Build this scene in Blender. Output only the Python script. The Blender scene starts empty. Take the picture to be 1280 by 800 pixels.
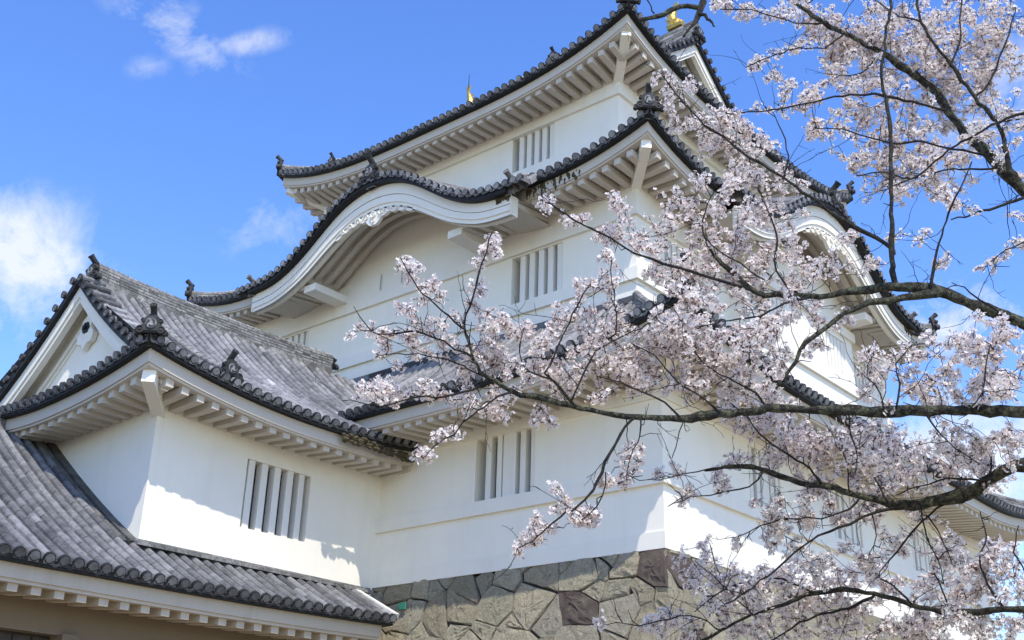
import bpy, math, random
import numpy as np
from mathutils import Vector

random.seed(7)
rng = np.random.default_rng(7)
scene = bpy.context.scene
COL = scene.collection
PI = math.pi

# ------------------------------------------------------------------ camera
CAM = np.array([12.10, -18.47, -4.79])
FPX = 1460.93
_p, _r, _y = 0.403442, 0.0316197, 0.716625
_F = np.array([-math.sin(_y)*math.cos(_p), math.cos(_y)*math.cos(_p), math.sin(_p)])
_Rt = np.array([math.cos(_y), math.sin(_y), 0.0])
_U = np.cross(_Rt, _F)
CR = math.cos(_r)*_Rt + math.sin(_r)*_U
CU = -math.sin(_r)*_Rt + math.cos(_r)*_U
CF = _F
cd = bpy.data.cameras.new('camera')
cd.sensor_width = 36.0
cd.lens = FPX/1280*36
cd.clip_start = 0.05
cd.clip_end = 3000
camo = bpy.data.objects.new('camera', cd)
COL.objects.link(camo)
from mathutils import Matrix
camo.matrix_world = Matrix(((CR[0], CU[0], -CF[0], CAM[0]), (CR[1], CU[1], -CF[1], CAM[1]), (CR[2], CU[2], -CF[2], CAM[2]), (0, 0, 0, 1)))
scene.camera = camo

def px_dir(x, y):
    v = CF + CR*((x-640)/FPX) - CU*((y-400)/FPX)
    return v/np.linalg.norm(v)

# ------------------------------------------------------------------ sky, sun, exposure
SUN = np.array([1.0, -0.60, 1.74]); SUN /= np.linalg.norm(SUN)
sun_el = math.asin(SUN[2]); sun_az = math.atan2(SUN[0], SUN[1])      # clockwise from +Y
w = bpy.data.worlds.new('World'); scene.world = w; w.use_nodes = True
nt = w.node_tree; N = nt.nodes; Lk = nt.links
N.clear()
out = N.new('ShaderNodeOutputWorld'); bg = N.new('ShaderNodeBackground')
sky = N.new('ShaderNodeTexSky'); sky.sky_type = 'NISHITA'; sky.sun_disc = False
sky.sun_elevation = sun_el; sky.sun_rotation = sun_az
sky.air_density = 1.0; sky.dust_density = 0.3; sky.ozone_density = 2.2
hs = N.new('ShaderNodeHueSaturation'); hs.inputs['Saturation'].default_value = 1.25; hs.inputs['Value'].default_value = 2.12
hs.inputs['Hue'].default_value = 0.514
Lk.new(sky.outputs[0], hs.inputs['Color'])
tc = N.new('ShaderNodeTexCoord')
def wmath(op, a, b=None, c=None, clamp=False):
    n = N.new('ShaderNodeMath'); n.operation = op; n.use_clamp = clamp
    for i, v in enumerate((a, b, c)):
        if v is None: continue
        if isinstance(v, (int, float)): n.inputs[i].default_value = v
        else: Lk.new(v, n.inputs[i])
    return n.outputs[0]
def wdot(d):
    n = N.new('ShaderNodeVectorMath'); n.operation = 'DOT_PRODUCT'
    Lk.new(tc.outputs['Generated'], n.inputs[0]); n.inputs[1].default_value = tuple(d)
    return n.outputs['Value']
noise = N.new('ShaderNodeTexNoise'); noise.inputs['Scale'].default_value = 15.0
noise.inputs['Detail'].default_value = 12; noise.inputs['Roughness'].default_value = 0.66; noise.inputs['Distortion'].default_value = 0.3
Lk.new(tc.outputs['Generated'], noise.inputs['Vector'])
nz = noise.outputs['Fac']
cloud = None
# (two ends of the cloud's long axis, half width, strength): clouds stand at directions in the sky
def cloud_bank(a, b, wid, strength, thr):
    global cloud
    A = px_dir(*a); B = px_dir(*b)
    m = (A+B)/2; m /= np.linalg.norm(m)
    e1 = B-A; half = np.linalg.norm(e1)/2; e1 = e1/np.linalg.norm(e1)
    e2 = np.cross(m, e1); e2 /= np.linalg.norm(e2)
    u = wmath('MULTIPLY', wdot(e1), 1/(half+wid)); u = wmath('SUBTRACT', u, float(m@e1)/(half+wid))
    v = wmath('MULTIPLY', wdot(e2), 1/wid)
    r2 = wmath('ADD', wmath('MULTIPLY', u, u), wmath('MULTIPLY', v, v))
    front = wmath('GREATER_THAN', wdot(m), 0.3)
    base = wmath('SUBTRACT', 1.0, wmath('POWER', r2, 0.5), clamp=True)
    f = wmath('ADD', wmath('MULTIPLY', base, 0.55), wmath('MULTIPLY', wmath('SUBTRACT', nz, thr), 2.2))
    f = wmath('MULTIPLY', f, 1.9, clamp=True)
    f = wmath('MULTIPLY', wmath('MULTIPLY', f, wmath('MULTIPLY', base, 1.8, clamp=True)), strength)
    f = wmath('MULTIPLY', f, front)
    cloud = f if cloud is None else wmath('MAXIMUM', cloud, f)
cloud_bank((-80, 325), (50, 325), 0.08, 0.78, 0.53)
cloud_bank((145, -15), (285, 80), 0.030, 0.60, 0.56)
cloud_bank((250, 66), (365, 42), 0.014, 0.45, 0.54)
cloud_bank((165, 85), (205, 80), 0.014, 0.30, 0.56)
cloud_bank((310, 290), (390, 270), 0.04, 0.40, 0.58)
cloud_bank((1150, 410), (1260, 400), 0.055, 0.95, 0.60)
cloud_bank((1200, 180), (1290, 30), 0.06, 0.6, 0.64)
cloud_bank((1130, 560), (1300, 620), 0.12, 0.8, 0.55)
mix = N.new('ShaderNodeMix'); mix.data_type = 'RGBA'
Lk.new(cloud, mix.inputs['Factor']); Lk.new(hs.outputs[0], mix.inputs['A'])
CLOUDC = 7.0
mix.inputs['B'].default_value = (CLOUDC*0.97, CLOUDC*0.985, CLOUDC, 1)
Lk.new(mix.outputs['Result'], bg.inputs['Color'])
bg.inputs['Strength'].default_value = 0.14
Lk.new(bg.outputs[0], out.inputs[0])

sl = bpy.data.lights.new('sun', 'SUN'); sl.energy = 4.2; sl.angle = math.radians(0.5); sl.color = (1.0, 0.95, 0.86)
so = bpy.data.objects.new('sun', sl); COL.objects.link(so)
so.rotation_euler = Vector(SUN).to_track_quat('Z', 'Y').to_euler(); so.location = (30, -20, 40)
vs = scene.view_settings
vs.view_transform = 'Standard'; vs.look = 'None'; vs.exposure = 0.15; vs.gamma = 1.0; vs.use_curve_mapping = False
scene.render.engine = 'CYCLES'

# ------------------------------------------------------------------ materials
def new_mat(name, rough=0.7):
    m = bpy.data.materials.new(name); m.use_nodes = True
    nt = m.node_tree; b = nt.nodes['Principled BSDF']; b.inputs['Roughness'].default_value = rough
    return m, nt, b
def nd(nt, t, **kw):
    n = nt.nodes.new(t)
    for k, v in kw.items():
        if k in n.inputs: n.inputs[k].default_value = v
        else: setattr(n, k, v)
    return n
def ramp(nt, src, stops):
    r = nt.nodes.new('ShaderNodeValToRGB')
    el = r.color_ramp.elements
    while len(el) < len(stops): el.new(0.5)
    for e, (p, c) in zip(el, stops):
        e.position = p; e.color = (*c, 1)
    nt.links.new(src, r.inputs[0]); return r.outputs[0]
def mixc(nt, f, a, b, mode='MIX'):
    n = nt.nodes.new('ShaderNodeMix'); n.data_type = 'RGBA'; n.blend_type = mode
    for k, v in (('Factor', f), ('A', a), ('B', b)):
        s = n.inputs[k] if k == 'Factor' else [i for i in n.inputs if i.name == k and i.type == 'RGBA'][0]
        if isinstance(v, (int, float)): s.default_value = v
        elif isinstance(v, tuple): s.default_value = (*v, 1)
        else: nt.links.new(v, s)
    return [o for o in n.outputs if o.type == 'RGBA'][0]
def objco(nt, scale=(1, 1, 1)):
    t = nt.nodes.new('ShaderNodeNewGeometry'); mp = nt.nodes.new('ShaderNodeMapping')
    mp.inputs['Scale'].default_value = scale
    nt.links.new(t.outputs['Position'], mp.inputs['Vector']); return mp.outputs[0]
def noi(nt, vec, scale, detail=5, rough=0.6, dist=0.0):
    n = nt.nodes.new('ShaderNodeTexNoise')
    n.inputs['Scale'].default_value = scale; n.inputs['Detail'].default_value = detail
    n.inputs['Roughness'].default_value = rough; n.inputs['Distortion'].default_value = dist
    nt.links.new(vec, n.inputs['Vector']); return n.outputs['Fac']
def bump(nt, b, h, strength, dist=0.02):
    n = nt.nodes.new('ShaderNodeBump'); n.inputs['Strength'].default_value = strength; n.inputs['Distance'].default_value = dist
    nt.links.new(h, n.inputs['Height']); nt.links.new(n.outputs[0], b.inputs['Normal'])
def attr(nt, name='tint'):
    a = nt.nodes.new('ShaderNodeAttribute'); a.attribute_name = name; return a.outputs['Fac']

def make_plaster(name, base, dirty, amount):
    m, nt, b = new_mat(name, 0.85)
    big = noi(nt, objco(nt), 0.55, 6, 0.65)
    streak = noi(nt, objco(nt, (2.6, 2.6, 0.22)), 1.0, 6, 0.7)
    spot = noi(nt, objco(nt), 9.0, 4, 0.7)
    f = ramp(nt, big, [(0.42, (0, 0, 0)), (0.75, (1, 1, 1))])
    g = ramp(nt, streak, [(0.5, (0, 0, 0)), (0.78, (1, 1, 1))])
    c = mixc(nt, f, base, tuple(x*0.93 for x in base))
    k = nt.nodes.new('ShaderNodeMath'); k.operation = 'MULTIPLY'; nt.links.new(g, k.inputs[0]); k.inputs[1].default_value = amount
    c = mixc(nt, k.outputs[0], c, dirty)
    s = ramp(nt, spot, [(0.66, (0, 0, 0)), (0.8, (1, 1, 1))])
    k2 = nt.nodes.new('ShaderNodeMath'); k2.operation = 'MULTIPLY'; nt.links.new(s, k2.inputs[0]); k2.inputs[1].default_value = amount*0.5
    c = mixc(nt, k2.outputs[0], c, dirty)
    nt.links.new(c, b.inputs['Base Color'])
    bump(nt, b, noi(nt, objco(nt), 14, 5), 0.12, 0.02)
    return m
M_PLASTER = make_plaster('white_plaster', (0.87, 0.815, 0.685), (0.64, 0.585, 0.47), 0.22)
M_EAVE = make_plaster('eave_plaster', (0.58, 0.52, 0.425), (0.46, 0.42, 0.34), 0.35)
M_EAVE_SHADED = make_plaster('shaded_eave_plaster', (0.52, 0.45, 0.35), (0.30, 0.25, 0.18), 0.4)  # gatehouse eave plaster darkened and warmed: shade of blocked sky put into colour
M_TRIM = make_plaster('trim_plaster', (0.84, 0.79, 0.67), (0.58, 0.54, 0.46), 0.22)
M_BAR = make_plaster('bar_plaster', (0.80, 0.76, 0.67), (0.5, 0.48, 0.42), 0.25)

def make_tile():
    m, nt, b = new_mat('roof_tile', 0.62); b.inputs['Specular IOR Level'].default_value = 0.22
    t = attr(nt)
    c = ramp(nt, t, [(0.0, (0.012, 0.012, 0.012)), (0.2, (0.040, 0.039, 0.038)), (0.42, (0.115, 0.112, 0.110)), (0.6, (0.25, 0.243, 0.238)), (0.8, (0.36, 0.35, 0.34)), (1.0, (0.54, 0.52, 0.49))])
    n1 = noi(nt, objco(nt), 7, 6, 0.7)
    c = mixc(nt, ramp(nt, n1, [(0.42, (0, 0, 0)), (0.62, (0.7, 0.7, 0.7))]), c, mixc(nt, 0.55, c, (0.0, 0.0, 0.0)))
    n2 = noi(nt, objco(nt), 28, 4, 0.7)
    c = mixc(nt, ramp(nt, n2, [(0.62, (0, 0, 0)), (0.74, (0.9, 0.9, 0.9))]), c, c, 'ADD')
    nt.links.new(c, b.inputs['Base Color'])
    bump(nt, b, n2, 0.25, 0.01)
    return m
M_TILE = make_tile()
def flat_mat(name, base, rough=0.7, var=0.25, scale=6, bmp=0.2, metallic=0.0):
    m, nt, b = new_mat(name, rough)
    n1 = noi(nt, objco(nt), scale, 6, 0.65)
    c = ramp(nt, n1, [(0.3, tuple(x*(1-var) for x in base)), (0.7, tuple(min(1, x*(1+var)) for x in base))])
    nt.links.new(c, b.inputs['Base Color']); b.inputs['Metallic'].default_value = metallic
    bump(nt, b, noi(nt, objco(nt), scale*5, 5), bmp, 0.01)
    return m
M_DARKTILE = flat_mat('dark_tile', (0.045, 0.044, 0.043), 0.7, 0.5)
M_DARKTILE.node_tree.nodes['Principled BSDF'].inputs['Specular IOR Level'].default_value = 0.2
M_RIDGE = None
def make_ridge():
    m, nt, b = new_mat('ridge_tile', 0.75); b.inputs['Specular IOR Level'].default_value = 0.2
    c = ramp(nt, attr(nt), [(0.0, (0.05, 0.048, 0.045)), (0.5, (0.25, 0.24, 0.22)), (1.0, (0.42, 0.405, 0.375))])
    n1 = noi(nt, objco(nt), 12, 6, 0.75)
    c = mixc(nt, ramp(nt, n1, [(0.45, (0, 0, 0)), (0.6, (0.75, 0.75, 0.75))]), c, (0.075, 0.068, 0.06))
    n3 = noi(nt, objco(nt), 33, 5, 0.75)
    c = mixc(nt, ramp(nt, n3, [(0.55, (0, 0, 0)), (0.66, (0.6, 0.6, 0.6))]), c, (0.42, 0.41, 0.38))
    nt.links.new(c, b.inputs['Base Color']); bump(nt, b, n1, 0.5, 0.02)
    return m
M_RIDGE = make_ridge()
M_EMBLEM = flat_mat('emblem_tile', (0.26, 0.26, 0.255), 0.7, 0.4, 14)
M_SHADE = flat_mat('window_panel', (0.09, 0.09, 0.10), 0.8, 0.15)
M_WOOD = flat_mat('dark_wood', (0.05, 0.038, 0.028), 0.7, 0.3, 3)
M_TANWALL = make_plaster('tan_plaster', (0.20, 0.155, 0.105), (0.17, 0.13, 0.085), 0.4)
M_GOLD = flat_mat('gold', (0.62, 0.39, 0.08), 0.35, 0.35, 9, 0.3, 0.75)
M_IRON = flat_mat('iron', (0.04, 0.04, 0.045), 0.5, 0.2, 10, 0.1, 0.8)
M_GREEN = flat_mat('green_enamel', (0.02, 0.16, 0.10), 0.5, 0.2)
M_MOSS = flat_mat('moss', (0.075, 0.058, 0.026), 0.95, 0.8, 16, 0.8)
M_MORTAR = flat_mat('mortar', (0.66, 0.64, 0.58), 0.9, 0.12)
M_SOIL = flat_mat('joint_earth', (0.035, 0.03, 0.025), 0.95, 0.4)
def make_stone(name, stops):
    m, nt, b = new_mat(name, 0.88)
    c = ramp(nt, attr(nt), stops)
    n1 = noi(nt, objco(nt), 2.2, 8, 0.7)
    c = mixc(nt, ramp(nt, n1, [(0.35, (0, 0, 0)), (0.7, (0.8, 0.8, 0.8))]), c, mixc(nt, 0.5, c, (0.54, 0.48, 0.35)))
    n2 = noi(nt, objco(nt), 13, 8, 0.75)
    c = mixc(nt, ramp(nt, n2, [(0.5, (0, 0, 0)), (0.68, (0.6, 0.6, 0.6))]), c, (0.16, 0.145, 0.11))
    n3 = noi(nt, objco(nt), 5.0, 6, 0.7)
    c = mixc(nt, ramp(nt, n3, [(0.56, (0, 0, 0)), (0.66, (0.5, 0.5, 0.5))]), c, mixc(nt, 0.5, c, (0.54, 0.51, 0.34)))
    n4 = noi(nt, objco(nt), 45, 5, 0.7)
    c = mixc(nt, ramp(nt, n4, [(0.35, (0.6, 0.6, 0.6)), (0.6, (0, 0, 0))]), c, (0.11, 0.10, 0.075))
    nt.links.new(c, b.inputs['Base Color'])
    s = nt.nodes.new('ShaderNodeMath'); s.operation = 'ADD'; nt.links.new(n2, s.inputs[0]); nt.links.new(n4, s.inputs[1])
    bump(nt, b, s.outputs[0], 1.0, 0.09)
    return m
M_STONE = make_stone('wall_stone', [(0, (0.44, 0.37, 0.235)), (0.3, (0.66, 0.56, 0.36)), (0.55, (0.74, 0.64, 0.43)), (0.8, (0.56, 0.51, 0.335)), (1, (0.62, 0.54, 0.40))])
M_REDSTONE = make_stone('red_brown_stone', [(0, (0.10, 0.055, 0.045)), (1, (0.13, 0.07, 0.055))])
def make_ground():
    m, nt, b = new_mat('ground', 0.95)
    n1 = noi(nt, objco(nt), 0.25, 8, 0.65); n2 = noi(nt, objco(nt), 18, 6, 0.7)
    c = ramp(nt, n1, [(0.36, (0.09, 0.095, 0.035)), (0.46, (0.33, 0.265, 0.175)), (0.7, (0.42, 0.345, 0.24))])
    c = mixc(nt, ramp(nt, n2, [(0.4, (0.5, 0.5, 0.5)), (0.7, (0, 0, 0))]), c, (0.2, 0.17, 0.12))
    nt.links.new(c, b.inputs['Base Color']); bump(nt, b, n2, 0.6, 0.03)
    return m
M_GROUND = make_ground()
def make_bark():
    m, nt, b = new_mat('cherry_bark', 0.92)
    n1 = noi(nt, objco(nt), 24, 8, 0.75); n2 = noi(nt, objco(nt), 60, 6, 0.75)
    c = ramp(nt, n2, [(0.32, (0.008, 0.007, 0.005)), (0.7, (0.058, 0.046, 0.034))])
    th = attr(nt)                                     # thick wood carries more lichen
    k = nt.nodes.new('ShaderNodeMath'); k.operation = 'MULTIPLY'
    nt.links.new(ramp(nt, n1, [(0.46, (0, 0, 0)), (0.57, (1, 1, 1))]), k.inputs[0]); nt.links.new(th, k.inputs[1])
    c = mixc(nt, k.outputs[0], c, mixc(nt, ramp(nt, n2, [(0.4, (0, 0, 0)), (0.65, (1, 1, 1))]), (0.065, 0.07, 0.022), (0.30, 0.30, 0.19)))
    nt.links.new(c, b.inputs['Base Color']); n5 = noi(nt, objco(nt), 110, 5, 0.7)
    s_ = nt.nodes.new('ShaderNodeMath'); s_.operation = 'ADD'; nt.links.new(n2, s_.inputs[0]); nt.links.new(n5, s_.inputs[1])
    bump(nt, b, s_.outputs[0], 1.0, 0.03)
    return m
M_BARK = make_bark()
def make_petal():
    m = bpy.data.materials.new('cherry_petal'); m.use_nodes = True
    nt = m.node_tree; nt.nodes.clear()
    o = nt.nodes.new('ShaderNodeOutputMaterial')
    c = ramp(nt, attr(nt), [(0.0, (0.05, 0.022, 0.012)), (0.1, (0.25, 0.10, 0.07)), (0.3, (0.68, 0.50, 0.45)), (0.62, (0.90, 0.80, 0.745)), (1.0, (0.96, 0.91, 0.845))])
    d = nt.nodes.new('ShaderNodeBsdfDiffuse'); t = nt.nodes.new('ShaderNodeBsdfTranslucent'); mx = nt.nodes.new('ShaderNodeMixShader')
    nt.links.new(c, d.inputs[0]); nt.links.new(c, t.inputs[0]); mx.inputs[0].default_value = 0.40
    nt.links.new(d.outputs[0], mx.inputs[1]); nt.links.new(t.outputs[0], mx.inputs[2]); nt.links.new(mx.outputs[0], o.inputs[0])
    return m
M_PETAL = make_petal()

# ------------------------------------------------------------------ mesh builder
class MB:
    def __init__(s): s.v = []; s.f = []; s.t = []; s.m = []
    def add(s, vs, fs, tint=0.5, mi=0):
        o = len(s.v); s.v.extend([tuple(map(float, p)) for p in vs])
        for f in fs:
            s.f.append(tuple(i+o for i in f)); s.t.append(tint); s.m.append(mi)
    def hexa(s, p, tint=0.5, mi=0):       # 8 points: bottom 4 ccw, top 4 ccw
        s.add(p, [(3, 2, 1, 0), (4, 5, 6, 7), (0, 1, 5, 4), (1, 2, 6, 5), (2, 3, 7, 6), (3, 0, 4, 7)], tint, mi)
    def box(s, x0, x1, y0, y1, z0, z1, tint=0.5, mi=0):
        s.hexa([(x0, y0, z0), (x1, y0, z0), (x1, y1, z0), (x0, y1, z0), (x0, y0, z1), (x1, y0, z1), (x1, y1, z1), (x0, y1, z1)], tint, mi)
    def beam(s, a, b, wd, ht, up=(0, 0, 1), tint=0.5, mi=0, taper=1.0):
        a = np.array(a, float); b = np.array(b, float); d = b-a; d /= np.linalg.norm(d)
        sd = np.cross(d, up); sd /= np.linalg.norm(sd); u = np.cross(sd, d)
        P = []
        for c, k in ((a, 1.0), (b, taper)):
            P += [c-sd*wd/2*k-u*ht/2*k, c+sd*wd/2*k-u*ht/2*k, c+sd*wd/2*k+u*ht/2*k, c-sd*wd/2*k+u*ht/2*k]
        s.add(P, [(0, 1, 2, 3), (7, 6, 5, 4), (0, 4, 5, 1), (1, 5, 6, 2), (2, 6, 7, 3), (3, 7, 4, 0)], tint, mi)
    def tube(s, pts, radii, n=6, tint=0.5, mi=0, cap=True):
        pts = np.array(pts, float); k = len(pts)
        tg = np.gradient(pts, axis=0); tg /= (np.linalg.norm(tg, axis=1)[:, None]+1e-9)
        ref = np.array([0, 0, 1.]) if abs(tg[0][2]) < 0.9 else np.array([1., 0, 0])
        ang = np.linspace(0, 2*PI, n, endpoint=False); V = []
        u = np.cross(tg[0], ref); u /= np.linalg.norm(u)
        for i in range(k):
            u = u-tg[i]*(u@tg[i]); u /= np.linalg.norm(u); v = np.cross(tg[i], u)
            r = radii[i] if np.ndim(radii[i]) else (radii[i],)*n
            for q in range(n): V.append(pts[i]+r[q]*(math.cos(ang[q])*u+math.sin(ang[q])*v))
        Fs = [(i*n+q, i*n+(q+1) % n, (i+1)*n+(q+1) % n, (i+1)*n+q) for i in range(k-1) for q in range(n)]
        if cap: Fs += [tuple(range(n-1, -1, -1)), tuple((k-1)*n+q for q in range(n))]
        s.add(V, Fs, tint, mi)
    def disc(s, c, nrm, r, depth, n=14, tint=0.5, rim=True, mi=0, face_tint=None):
        c = np.array(c, float); nrm = np.array(nrm, float); nrm /= np.linalg.norm(nrm)
        ref = np.array([0, 0, 1.]) if abs(nrm[2]) < 0.9 else np.array([1., 0, 0])
        u = np.cross(ref, nrm); u /= np.linalg.norm(u); v = np.cross(nrm, u)
        a = np.linspace(0, 2*PI, n, endpoint=False)
        ring = lambda rr, off: [c+nrm*off+rr*(math.cos(t)*u+math.sin(t)*v) for t in a]
        R = [ring(r, -depth), ring(r, 0)]
        if rim: R += [ring(r*0.76, 0), ring(r*0.70, -0.022*r/0.09), ring(r*0.3, -0.018*r/0.09), ring(r*0.22, 0.0)]
        V = [p for q in R for p in q]; k = len(R)
        Fs = [(i*n+q, i*n+(q+1) % n, (i+1)*n+(q+1) % n, (i+1)*n+q) for i in range(k-1) for q in range(n)]
        if face_tint is None or not rim: s.add(V, Fs+[tuple((k-1)*n+q for q in range(n))], tint, mi)
        else:
            o = len(s.v); s.v.extend([tuple(map(float, p)) for p in V])
            for i in range(k-1):
                tt = tint if i != 3 else face_tint
                for q in range(n):
                    s.f.append((o+i*n+q, o+i*n+(q+1) % n, o+(i+1)*n+(q+1) % n, o+(i+1)*n+q)); s.t.append(tt*(0.7 if i == 0 else 1)); s.m.append(mi)
            s.f.append(tuple(o+(k-1)*n+q for q in range(n))); s.t.append(tint*0.8); s.m.append(mi)
    def extrude(s, poly, origin, ud, vd, depth, tint=0.5, mi=0):     # polygon (u,v) -> prism along -normal
        o = np.array(origin, float); ud = np.array(ud, float); vd = np.array(vd, float); nn = np.cross(ud, vd)
        A = [o+u*ud+v*vd for u, v in poly]; B = [p-nn*depth for p in A]; n = len(poly)
        s.add(A+B, [tuple(range(n)), tuple(range(2*n-1, n-1, -1))]+[(i, i+n, (i+1) % n+n, (i+1) % n) for i in range(n)], tint, mi)
    def build(s, name, mats, parent=None, smooth=False):
        me = bpy.data.meshes.new(name); me.from_pydata(s.v, [], s.f)
        mats = mats if isinstance(mats, (list, tuple)) else [mats]
        for m in mats: me.materials.append(m)
        at = me.attributes.new('tint', 'FLOAT', 'FACE'); at.data.foreach_set('value', np.array(s.t, np.float32))
        if len(mats) > 1: me.polygons.foreach_set('material_index', np.array(s.m, np.int32))
        if smooth: me.polygons.foreach_set('use_smooth', np.ones(len(s.f), bool))
        me.update()
        o = bpy.data.objects.new(name, me); COL.objects.link(o)
        if parent is not None:
            o.parent = parent
            o.matrix_parent_inverse = world_of(parent).inverted()
        return o
def world_of(o):
    m = Matrix.Translation(o.location) if o.type == 'EMPTY' else Matrix.Identity(4)
    return m
def thing(name, label, cat, loc=(0, 0, 0), group=None):
    o = bpy.data.objects.new(name, None); COL.objects.link(o); o.location = loc; o.empty_display_size = 0.3
    o['label'] = label; o['category'] = cat
    if group: o['group'] = group
    return o
def tag(o, label, cat, group=None):
    o['label'] = label; o['category'] = cat
    if group: o['group'] = group
    return o

GZ = -6.4
# ------------------------------------------------------------------ ground
g = MB(); g.add([(-900, -900, GZ), (900, -900, GZ), (900, 900, GZ), (-900, 900, GZ)], [(0, 1, 2, 3)])
go = g.build('ground', M_GROUND); go['kind'] = 'structure'

# ------------------------------------------------------------------ building helpers
def wall_face(mb, P0, ud, length, z0, z1, openings=()):
    """P0: start point (x,y); ud: horizontal unit direction; openings (u0,u1,z0,z1). Normal = ud x z."""
    us = sorted({0.0, length, *[o[0] for o in openings], *[o[1] for o in openings]})
    zs = sorted({z0, z1, *[o[2] for o in openings], *[o[3] for o in openings]})
    pt = lambda u, z: (P0[0]+ud[0]*u, P0[1]+ud[1]*u, z)
    for a, b in zip(us, us[1:]):
        for c, d in zip(zs, zs[1:]):
            m = ((a+b)/2, (c+d)/2)
            if any(o[0] < m[0] < o[1] and o[2] < m[1] < o[3] for o in openings): continue
            mb.add([pt(a, c), pt(b, c), pt(b, d), pt(a, d)], [(0, 1, 2, 3)])

def window(parent, P0, ud, u0, u1, z0, z1, bars, depth=0.34, bw=0.15, bd=0.17, label=None):
    """bars: list of (centre fraction, width in m).  Frame = plastered reveal."""
    ud = np.array([ud[0], ud[1], 0.]); nn = np.array([ud[1], -ud[0], 0.])
    o = np.array([P0[0], P0[1], 0.]); Z = np.array([0, 0, 1.])
    pt = lambda u, z, d: o+ud*u+Z*z-nn*d
    f = MB()
    A = [pt(u0, z0, 0), pt(u1, z0, 0), pt(u1, z1, 0), pt(u0, z1, 0)]
    B = [pt(u0, z0, depth), pt(u1, z0, depth), pt(u1, z1, depth), pt(u0, z1, depth)]
    f.add(A+B, [(0, 1, 5, 4), (1, 2, 6, 5), (2, 3, 7, 6), (3, 0, 4, 7)])
    wn = f.build('window', M_PLASTER, parent)
    if label: wn['label'] = label
    p = MB(); p.add([pt(u0, z0, depth), pt(u1, z0, depth), pt(u1, z1, depth), pt(u0, z1, depth)], [(0, 1, 2, 3)])
    p.build('back_panel', M_SHADE, wn)
    for c, wd in bars:
        b = MB(); uc = u0+(u1-u0)*c; y0, y1 = 0.035, 0.035+bd; e = 0.012
        ring = lambda zz: [pt(uc-wd/2, zz, y1), pt(uc-wd/2, zz, y0+e), pt(uc-wd/2+e, zz, y0), pt(uc+wd/2-e, zz, y0), pt(uc+wd/2, zz, y0+e), pt(uc+wd/2, zz, y1)]
        b.add(ring(z0+.002)+ring(z1-.002), [(i, i+1, i+7, i+6) for i in range(5)]+[(5, 0, 6, 11)])
        b.build('bar', M_BAR, wn)
    return wn

def prof(s, c=0.30): return (1-c)*s+c*s*s

class Slope:
    """one roof slope; along-eave coordinate a in [-H, H], inward distance d; surface z = ze + rise*prof(d/run) + upturn."""
    def __init__(s, mid, e, n, H, run, ze, rise, U, Le, pw, conc=0.3):
        s.mid = np.array([mid[0], mid[1], 0.]); s.e = np.array([e[0], e[1], 0.]); s.n = np.array([n[0], n[1], 0.])   # n outward
        s.H, s.run, s.ze, s.rise, s.U, s.Le, s.pw, s.conc = H, run, ze, rise, U, Le, pw, conc
    def up(s, a, d=0.0):
        k = max(0.0, 1-(s.H-abs(a))/s.Le)**s.pw*s.U
        return k*max(0.0, 1-d/(s.run*0.9))**1.5
    def z(s, a, d): return s.ze+s.rise*prof(min(max(d, -1)/s.run, 1.2), s.conc)+s.up(a, max(d, 0))
    def P(s, a, d, dz=0.0):
        p = s.mid+s.e*a-s.n*d; p[2] = s.z(a, d)+dz; return p

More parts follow.
